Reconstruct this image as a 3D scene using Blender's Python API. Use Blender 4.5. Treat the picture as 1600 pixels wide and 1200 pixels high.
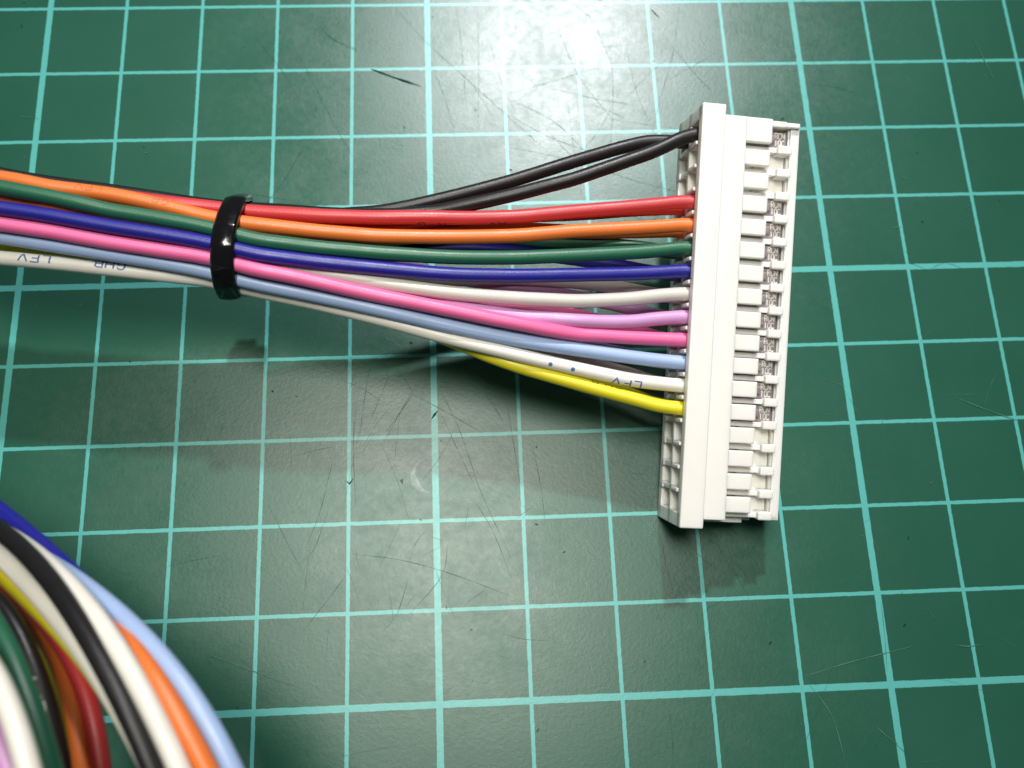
import bpy, bmesh, math, random
from mathutils import Vector, Matrix

S = 0.01            # everything below is written in centimetres; 1 Blender unit = 1 m

# ------------------------------------------------------------------ camera, light, exposure
scene = bpy.context.scene
for o in list(bpy.data.objects):
    bpy.data.objects.remove(o)
RC = [[0.998594, -0.040516, 0.03419], [-0.029144, -0.958273, -0.284365], [0.044285, 0.282968, -0.958106]]
CAM = (5.4314, -8.6082, 10.8891)
FOCAL = 1481.54     # pixels on a 1600 px wide frame
cam_data = bpy.data.cameras.new('camera')
cam = bpy.data.objects.new('camera', cam_data)
scene.collection.objects.link(cam)
cam.matrix_world = Matrix(((RC[0][0], -RC[1][0], -RC[2][0], CAM[0] * S),
                           (RC[0][1], -RC[1][1], -RC[2][1], CAM[1] * S),
                           (RC[0][2], -RC[1][2], -RC[2][2], CAM[2] * S),
                           (0, 0, 0, 1)))
cam_data.sensor_width = 36.0
cam_data.lens = 36.0 * FOCAL / 1600.0
cam_data.clip_start = 0.002
cam_data.clip_end = 20.0
cam_data.dof.use_dof = True
cam_data.dof.focus_distance = 0.1040
cam_data.dof.aperture_fstop = 29.0
scene.camera = cam

world = bpy.data.worlds.new('World')
scene.world = world
world.use_nodes = True
world.node_tree.nodes['Background'].inputs[0].default_value = (0.80, 0.90, 1.0, 1)
world.node_tree.nodes['Background'].inputs[1].default_value = 0.045

def area_lamp(name, loc, target, size_x, size_y, watts, colour, spread=180):
    d = bpy.data.lights.new(name, 'AREA')
    d.shape = 'RECTANGLE'
    d.size = size_x * S
    d.size_y = size_y * S
    d.energy = watts
    d.color = colour
    d.spread = math.radians(spread)
    o = bpy.data.objects.new(name, d)
    o.location = Vector(loc) * S
    o.rotation_euler = (Vector(target) - Vector(loc)).to_track_quat('-Z', 'Y').to_euler()
    scene.collection.objects.link(o)
    return o

# a cool bench lamp beyond the top of the picture and a warmer, larger ceiling panel overhead
area_lamp('bench_lamp', (10.6, 24.0, 35.0), (6.6, -1.0, 0), 2.2, 1.7, 0.135, (0.985, 0.965, 1.0), 44)
area_lamp('ceiling_panel', (3.4, -2.4, 38.0), (4.2, -5.0, 0), 7.5, 15.0, 0.250, (1.0, 0.98, 0.88), 80)

scene.view_settings.view_transform = 'Standard'
scene.view_settings.look = 'None'
scene.view_settings.exposure = -0.13
scene.view_settings.gamma = 1.0
scene.view_settings.use_curve_mapping = False
scene.render.engine = 'CYCLES'
scene.cycles.use_denoising = True
scene.cycles.max_bounces = 12
scene.cycles.diffuse_bounces = 8
scene.cycles.transmission_bounces = 12
scene.cycles.sample_clamp_indirect = 4.0

# ------------------------------------------------------------------ helpers
def tag(o, label=None, cat=None, group=None, kind=None):
    if label: o['label'] = label
    if cat: o['category'] = cat
    if group: o['group'] = group
    if kind: o['kind'] = kind
    return o

def link_mesh(name, verts, faces, mat, parent=None, smooth=False, recentre=False):
    """verts in cm; returns one mesh object"""
    me = bpy.data.meshes.new(name)
    c = Vector((0, 0, 0))
    if recentre:
        n = len(verts)
        c = Vector((sum(v[0] for v in verts) / n, sum(v[1] for v in verts) / n, min(v[2] for v in verts)))
    me.from_pydata([((v[0] - c.x) * S, (v[1] - c.y) * S, (v[2] - c.z) * S) for v in verts], [], faces)
    me.update()
    if smooth:
        me.polygons.foreach_set('use_smooth', [True] * len(me.polygons))
    me.materials.append(mat)
    o = bpy.data.objects.new(name, me)
    o.location = c * S
    scene.collection.objects.link(o)
    if parent: o.parent = parent
    return o

def bm_box(bm, x0, x1, y0, y1, z0, z1, bev=0.008, seg=2):
    r = bmesh.ops.create_cube(bm, size=1.0)
    vs = r['verts']
    for v in vs:
        v.co = Vector(((x0 + x1) / 2 + v.co.x * (x1 - x0), (y0 + y1) / 2 + v.co.y * (y1 - y0), (z0 + z1) / 2 + v.co.z * (z1 - z0)))
    if bev > 0:
        es = list({e for v in vs for e in v.link_edges})
        bmesh.ops.bevel(bm, geom=es, offset=bev, segments=seg, profile=0.5, affect='EDGES', clamp_overlap=True)

def bm_obj(name, bm, mat, parent=None, smooth=False):
    me = bpy.data.meshes.new(name)
    for v in bm.verts: v.co *= S
    bmesh.ops.recalc_face_normals(bm, faces=bm.faces)
    bm.to_mesh(me); bm.free()
    if smooth:
        me.polygons.foreach_set('use_smooth', [True] * len(me.polygons))
    me.materials.append(mat)
    o = bpy.data.objects.new(name, me)
    scene.collection.objects.link(o)
    if parent: o.parent = parent
    return o

def catmull(P, step):
    """dense points through P (list of Vectors)"""
    P = [Vector(p) for p in P]
    E = [P[0] * 2 - P[1]] + P + [P[-1] * 2 - P[-2]]
    out = []
    for i in range(1, len(E) - 2):
        a, b, c, d = E[i - 1], E[i], E[i + 1], E[i + 2]
        n = max(1, int(math.ceil((c - b).length / step)))
        for k in range(n):
            t = k / n
            out.append(0.5 * ((2 * b) + (c - a) * t + (2 * a - 5 * b + 4 * c - d) * t * t + (3 * b - a - 3 * c + d) * t ** 3))
    out.append(P[-1])
    return out

def frames(P):
    """tangent, side, up along a polyline: up is as close to +Z as the tangent allows"""
    F = []
    for i in range(len(P)):
        t = (P[min(i + 1, len(P) - 1)] - P[max(i - 1, 0)]).normalized()
        side = Vector((0, 0, 1)).cross(t)
        side = side.normalized() if side.length > 1e-6 else Vector((0, 1, 0))
        F.append((t, side, t.cross(side)))
    return F

def tube(name, P, r, mat, sides=20, parent=None, recentre=True):
    F = frames(P)
    verts, faces = [], []
    for p, (t, s, u) in zip(P, F):
        for k in range(sides):
            a = 2 * math.pi * k / sides
            verts.append(p + (s * math.cos(a) + u * math.sin(a)) * r)
    n = len(P)
    for i in range(n - 1):
        for k in range(sides):
            k2 = (k + 1) % sides
            faces.append((i * sides + k, i * sides + k2, (i + 1) * sides + k2, (i + 1) * sides + k))
    faces.append(tuple(range(sides))[::-1])
    faces.append(tuple((n - 1) * sides + k for k in range(sides)))
    return link_mesh(name, verts, faces, mat, parent, True, recentre)

# stroke alphabet for printed and stamped characters, unit box
G = {
 'L': [[(0, 1), (0, 0), (.7, 0)]],
 'F': [[(0, 0), (0, 1), (.75, 1)], [(0, .52), (.6, .52)]],
 'V': [[(0, 1), (.4, 0), (.8, 1)]],
 'A': [[(0, 0), (.4, 1), (.8, 0)], [(.14, .35), (.66, .35)]],
 'R': [[(0, 0), (0, 1), (.5, 1), (.68, .88), (.68, .64), (.5, .5), (0, .5)], [(.35, .5), (.72, 0)]],
 'C': [[(.7, .82), (.55, 1), (.18, 1), (0, .8), (0, .2), (.18, 0), (.55, 0), (.7, .18)]],
 'N': [[(0, 0), (0, 1), (.7, 0), (.7, 1)]],
 'H': [[(0, 0), (0, 1)], [(.7, 0), (.7, 1)], [(0, .5), (.7, .5)]],
 'P': [[(0, 0), (0, 1), (.5, 1), (.7, .86), (.7, .62), (.5, .48), (0, .48)]],
 'B': [[(0, .5), (.5, .5), (.7, .36), (.7, .14), (.5, 0), (0, 0), (0, 1), (.48, 1), (.64, .88), (.64, .62), (.48, .5)]],
 'G': [[(.68, .82), (.5, 1), (.18, 1), (0, .8), (0, .2), (.18, 0), (.5, 0), (.68, .18), (.68, .45), (.4, .45)]],
 '1': [[(.1, .8), (.32, 1), (.32, 0)]],
 '0': [[(.2, 0), (.02, .25), (.02, .75), (.2, 1), (.5, 1), (.68, .75), (.68, .25), (.5, 0), (.2, 0)]],
 '-': [[(0, .5), (.6, .5)]],
}

def stroke_ribbons(text, h, aspect=0.85, gap=0.35, width=0.16, sub=0.22):
    """flat ribbons (list of quads of 2-D points) for a word of height h"""
    quads, x = [], 0.0
    for ch in text:
        if ch == ' ':
            x += 0.9 * h; continue
        for st in G[ch]:
            pts = []
            for (a, b) in zip(st[:-1], st[1:]):
                n = max(1, int(math.ceil(math.hypot(b[0] - a[0], b[1] - a[1]) / sub)))
                for k in range(n):
                    pts.append((a[0] + (b[0] - a[0]) * k / n, a[1] + (b[1] - a[1]) * k / n))
            pts.append(st[-1])
            L = []
            for i in range(len(pts)):
                q0, q1 = pts[max(i - 1, 0)], pts[min(i + 1, len(pts) - 1)]
                dx, dy = q1[0] - q0[0], q1[1] - q0[1]
                m = math.hypot(dx, dy) or 1
                nx, ny = -dy / m * width / 2, dx / m * width / 2
                L.append(((pts[i][0] + nx, pts[i][1] + ny), (pts[i][0] - nx, pts[i][1] - ny)))
            for i in range(len(L) - 1):
                quads.append([(x + q[0] * h * aspect, q[1] * h) for q in (L[i][0], L[i][1], L[i + 1][1], L[i + 1][0])])
        x += (0.75 * aspect + gap) * h
    return quads, x

def print_on_wire(P, r, text, s0, angle, h, mat, parent, dots=None, flip=True, aspect=1.3):
    """ink wrapped on the round insulation; s0 = arc length (cm) from the wire start, angle from +Z about the axis"""
    cum = [0.0]
    for a, b in zip(P[:-1], P[1:]): cum.append(cum[-1] + (b - a).length)
    F = frames(P)
    def at_s(s):
        s = min(max(s, 0), cum[-1] - 1e-6)
        lo, hi = 0, len(cum) - 1
        while hi - lo > 1:
            m = (lo + hi) // 2
            if cum[m] <= s: lo = m
            else: hi = m
        t = (s - cum[lo]) / (cum[hi] - cum[lo])
        p = P[lo].lerp(P[hi], t)
        sd = F[lo][1].lerp(F[hi][1], t).normalized(); up = F[lo][2].lerp(F[hi][2], t).normalized()
        return p, sd, up
    quads = []
    if text:
        quads, w = stroke_ribbons(text, h, aspect=aspect)
        if flip: quads = [[(w - x, h - y) for x, y in q] for q in quads]
    for (dx, dr) in (dots or []):
        ring = [(dx + dr * math.cos(k * math.pi / 5), h / 2 + dr * math.sin(k * math.pi / 5)) for k in range(10)]
        quads += [[(dx, h / 2), ring[k], ring[(k + 1) % 10]] for k in range(10)]
    verts, faces = [], []
    inv = parent.location / S
    for q in quads:
        base = len(verts)
        for x, y in q:
            p, sd, up = at_s(s0 + x)
            a = angle - (y - h / 2) / r
            verts.append(p + (sd * math.sin(a) * -1 + up * math.cos(a)) * (r + 0.0006) - inv)
        faces.append(tuple(range(base, base + len(q))))
    o = link_mesh('print', verts, faces, mat, parent)
    return o

# ------------------------------------------------------------------ materials
def new_mat(name):
    m = bpy.data.materials.new(name); m.use_nodes = True
    nt = m.node_tree
    return m, nt, nt.nodes['Principled BSDF'], nt.nodes.new, nt.links.new

def node(nt, kind, **kw):
    n = nt.nodes.new(kind)
    for k, v in kw.items(): setattr(n, k, v)
    return n

def mathn(nt, op, a, b=None, c=None, clamp=False):
    n = nt.nodes.new('ShaderNodeMath'); n.operation = op; n.use_clamp = clamp
    for i, v in enumerate((a, b, c)):
        if v is None: continue
        if hasattr(v, 'is_output'): nt.links.new(v, n.inputs[i])
        else: n.inputs[i].default_value = v
    return n.outputs[0]

def noise(nt, vec, scale, detail=3.0, rough=0.55):
    n = nt.nodes.new('ShaderNodeTexNoise')
    n.inputs['Scale'].default_value = scale; n.inputs['Detail'].default_value = detail; n.inputs['Roughness'].default_value = rough
    nt.links.new(vec, n.inputs['Vector'])
    return n.outputs['Fac']

def mixc(nt, fac, a, b):
    n = nt.nodes.new('ShaderNodeMix'); n.data_type = 'RGBA'
    if hasattr(fac, 'is_output'): nt.links.new(fac, n.inputs['Factor'])
    else: n.inputs['Factor'].default_value = fac
    for v, i in ((a, 6), (b, 7)):
        if hasattr(v, 'is_output'): nt.links.new(v, n.inputs[i])
        else: n.inputs[i].default_value = (*v, 1)
    return n.outputs[2]

def maprange(nt, v, a, b, c, d):
    n = nt.nodes.new('ShaderNodeMapRange')
    nt.links.new(v, n.inputs[0])
    for i, x in enumerate((a, b, c, d)): n.inputs[i + 1].default_value = x
    return n.outputs[0]

def bump(nt, h, strength, dist):
    n = nt.nodes.new('ShaderNodeBump')
    n.inputs['Strength'].default_value = strength; n.inputs['Distance'].default_value = dist
    nt.links.new(h, n.inputs['Height'])
    return n.outputs[0]

def object_coords(nt):
    return nt.nodes.new('ShaderNodeTexCoord').outputs['Object']

def wire_material(name, col, rough=0.40, dirt=0.12, spec=0.62):
    m, nt, p, N, L = new_mat(name)
    co = object_coords(nt)
    n1 = noise(nt, co, 5200, 2.0); n2 = noise(nt, co, 260, 3.0)
    dark = tuple(c * 0.82 for c in col)
    L(mixc(nt, maprange(nt, n2, 0.35, 0.75, 0.0, dirt * 4), col, dark), p.inputs['Base Color'])
    L(maprange(nt, n2, 0.3, 0.7, rough - 0.05, rough + 0.06), p.inputs['Roughness'])
    L(bump(nt, n1, 0.55, 0.00003), p.inputs['Normal'])
    p.inputs['Specular IOR Level'].default_value = spec
    return m

def plain_material(name, col, rough=0.5, metallic=0.0, spec=0.5):
    m, nt, p, N, L = new_mat(name)
    co = object_coords(nt)
    n = noise(nt, co, 900, 3.0)
    L(mixc(nt, n, tuple(c * 0.9 for c in col), tuple(min(1, c * 1.08) for c in col)), p.inputs['Base Color'])
    L(maprange(nt, n, 0.3, 0.7, max(0.02, rough - 0.06), rough + 0.06), p.inputs['Roughness'])
    p.inputs['Metallic'].default_value = metallic
    p.inputs['Specular IOR Level'].default_value = spec
    return m

WIRE_COL = {
    'black': (0.011, 0.010, 0.011), 'red': (0.56, 0.038, 0.044), 'orange': (0.80, 0.185, 0.030), 'green': (0.014, 0.125, 0.062),
    'blue': (0.010, 0.012, 0.250), 'greywhite': (0.62, 0.59, 0.53), 'violet': (0.60, 0.30, 0.58), 'pink': (0.85, 0.15, 0.36),
    'lightblue': (0.36, 0.49, 0.76), 'white': (0.84, 0.81, 0.73), 'yellow': (0.80, 0.70, 0.020),
}
M = {k: wire_material(k + '_pvc', v, spec=0.45 if k == 'black' else 0.62) for k, v in WIRE_COL.items()}
M['ink_blue'] = plain_material('blue_ink', (0.07, 0.15, 0.40), 0.5)
M['ink_black'] = plain_material('black_ink', (0.03, 0.018, 0.02), 0.5)
M['ink_faint'] = plain_material('faded_ink', (0.50, 0.14, 0.04), 0.5)
M['ink_green'] = plain_material('green_ink', (0.10, 0.16, 0.02), 0.5)
M['tie'] = plain_material('black_nylon', (0.006, 0.006, 0.007), 0.13)
M['tin'] = plain_material('tinned_metal', (0.48, 0.42, 0.43), 0.34, 0.6)
M['stamp'] = plain_material('stamped_ridge', (0.90, 0.87, 0.82), 0.36, 0.3)

def nylon():
    m, nt, p, N, L = new_mat('natural_nylon')
    co = object_coords(nt)
    n = noise(nt, co, 350, 3.0); n2 = noise(nt, co, 2600, 2.0)
    col = mixc(nt, n, (0.86, 0.845, 0.785), (0.90, 0.89, 0.84))
    L(col, p.inputs['Base Color'])
    p.inputs['Roughness'].default_value = 0.40
    nb = bump(nt, n2, 0.15, 0.00002)
    L(nb, p.inputs['Normal'])
    p.inputs['Subsurface Weight'].default_value = 0.6        # milky translucent moulding
    p.inputs['Subsurface Radius'].default_value = (1.0, 0.94, 0.8)
    p.inputs['Subsurface Scale'].default_value = 0.0008
    return m
M['nylon'] = nylon()

def mat_vinyl():
    m, nt, p, N, L = new_mat('cutting_mat_vinyl')
    co = object_coords(nt)
    sx = nt.nodes.new('ShaderNodeVectorMath'); sx.operation = 'SCALE'; sx.inputs['Scale'].default_value = 1 / S
    L(co, sx.inputs[0]); cm = sx.outputs[0]
    # slightly wavy print edges
    wob = nt.nodes.new('ShaderNodeTexNoise'); wob.inputs['Scale'].default_value = 14.0; wob.inputs['Detail'].default_value = 3.0
    L(cm, wob.inputs['Vector'])
    wv = nt.nodes.new('ShaderNodeVectorMath'); wv.operation = 'MULTIPLY_ADD'
    L(wob.outputs['Color'], wv.inputs[0]); wv.inputs[1].default_value = (0.014, 0.014, 0); wv.inputs[2].default_value = (-0.007, -0.007, 0)
    ad = nt.nodes.new('ShaderNodeVectorMath'); ad.operation = 'ADD'; L(cm, ad.inputs[0]); L(wv.outputs[0], ad.inputs[1])
    sp = nt.nodes.new('ShaderNodeSeparateXYZ'); L(ad.outputs[0], sp.inputs[0])
    def grid(axis, off5):
        v = sp.outputs[axis]
        d1 = mathn(nt, 'ABSOLUTE', mathn(nt, 'SUBTRACT', mathn(nt, 'FRACT', mathn(nt, 'ADD', v, 100.5)), 0.5))
        f5 = mathn(nt, 'FRACT', mathn(nt, 'MULTIPLY', mathn(nt, 'ADD', v, 102.5 + off5), 0.2))
        d5 = mathn(nt, 'MULTIPLY', mathn(nt, 'ABSOLUTE', mathn(nt, 'SUBTRACT', f5, 0.5)), 5.0)
        a = maprange(nt, d1, 0.0180, 0.0245, 1, 0)
        b = maprange(nt, d5, 0.034, 0.041, 1, 0)
        return mathn(nt, 'MAXIMUM', a, b)
    g = mathn(nt, 'MAXIMUM', grid(0, 0.0), grid(1, 4.0))
    fine = noise(nt, cm, 60.0, 2.0)
    worn = noise(nt, cm, 3.0, 6.0, 0.7)
    ink = mathn(nt, 'MULTIPLY', g, maprange(nt, worn, 0.24, 0.36, 0.72, 1.0), clamp=True)
    blotch = noise(nt, cm, 0.6, 4.0)
    green = mixc(nt, maprange(nt, blotch, 0.35, 0.65, 0, 1), (0.0120, 0.084, 0.052), (0.0155, 0.094, 0.059))
    line = mixc(nt, fine, (0.075, 0.365, 0.335), (0.105, 0.430, 0.395))
    L(mixc(nt, ink, green, line), p.inputs['Base Color'])
    # worn skin: mottled gloss and leathery micro relief
    mot = noise(nt, cm, 9.0, 6.0, 0.68)
    big = noise(nt, cm, 1.3, 3.0)
    r = mathn(nt, 'ADD', maprange(nt, mot, 0.3, 0.7, -0.03, 0.03), maprange(nt, big, 0.3, 0.7, 0.31, 0.36))
    p.inputs['Roughness'].default_value = 0.50
    p.inputs['Specular IOR Level'].default_value = 0.16
    h = mathn(nt, 'ADD', mathn(nt, 'MULTIPLY', noise(nt, cm, 22.0, 5.0, 0.65), 1.0), mathn(nt, 'MULTIPLY', noise(nt, cm, 140.0, 2.0), 0.25))
    nb = bump(nt, h, 0.24, 0.00006)
    L(nb, p.inputs['Normal'])
    gl = nt.nodes.new('ShaderNodeBsdfGlossy'); gl.distribution = 'BECKMANN'
    gl.inputs['Color'].default_value = (1, 1, 1, 1)
    L(r, gl.inputs['Roughness']); L(nb, gl.inputs['Normal'])
    fr = nt.nodes.new('ShaderNodeFresnel'); fr.inputs['IOR'].default_value = 1.39; L(nb, fr.inputs['Normal'])
    mx = nt.nodes.new('ShaderNodeMixShader')
    L(fr.outputs[0], mx.inputs[0]); L(p.outputs[0], mx.inputs[1]); L(gl.outputs[0], mx.inputs[2])
    L(mx.outputs[0], nt.nodes['Material Output'].inputs['Surface'])
    return m
M['mat'] = mat_vinyl()

def cut_material(name, col, spec):
    m, nt, p, N, L = new_mat(name)
    co = object_coords(nt); n = noise(nt, co, 2000, 2.0)
    L(mixc(nt, n, tuple(c * 0.8 for c in col), col), p.inputs['Base Color'])
    p.inputs['Roughness'].default_value = 0.9
    p.inputs['Specular IOR Level'].default_value = spec
    return m
M['cut'] = cut_material('cut_groove', (0.024, 0.090, 0.062), 0.30)
M['cut_deep'] = cut_material('deep_cut_groove', (0.012, 0.036, 0.027), 0.0)
M['gloss'] = plain_material('polished_patch', (0.030, 0.110, 0.080), 0.38, 0.0, 0.75)
M['scuff'] = cut_material('pale_scuff', (0.075, 0.20, 0.15), 0.2)

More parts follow.
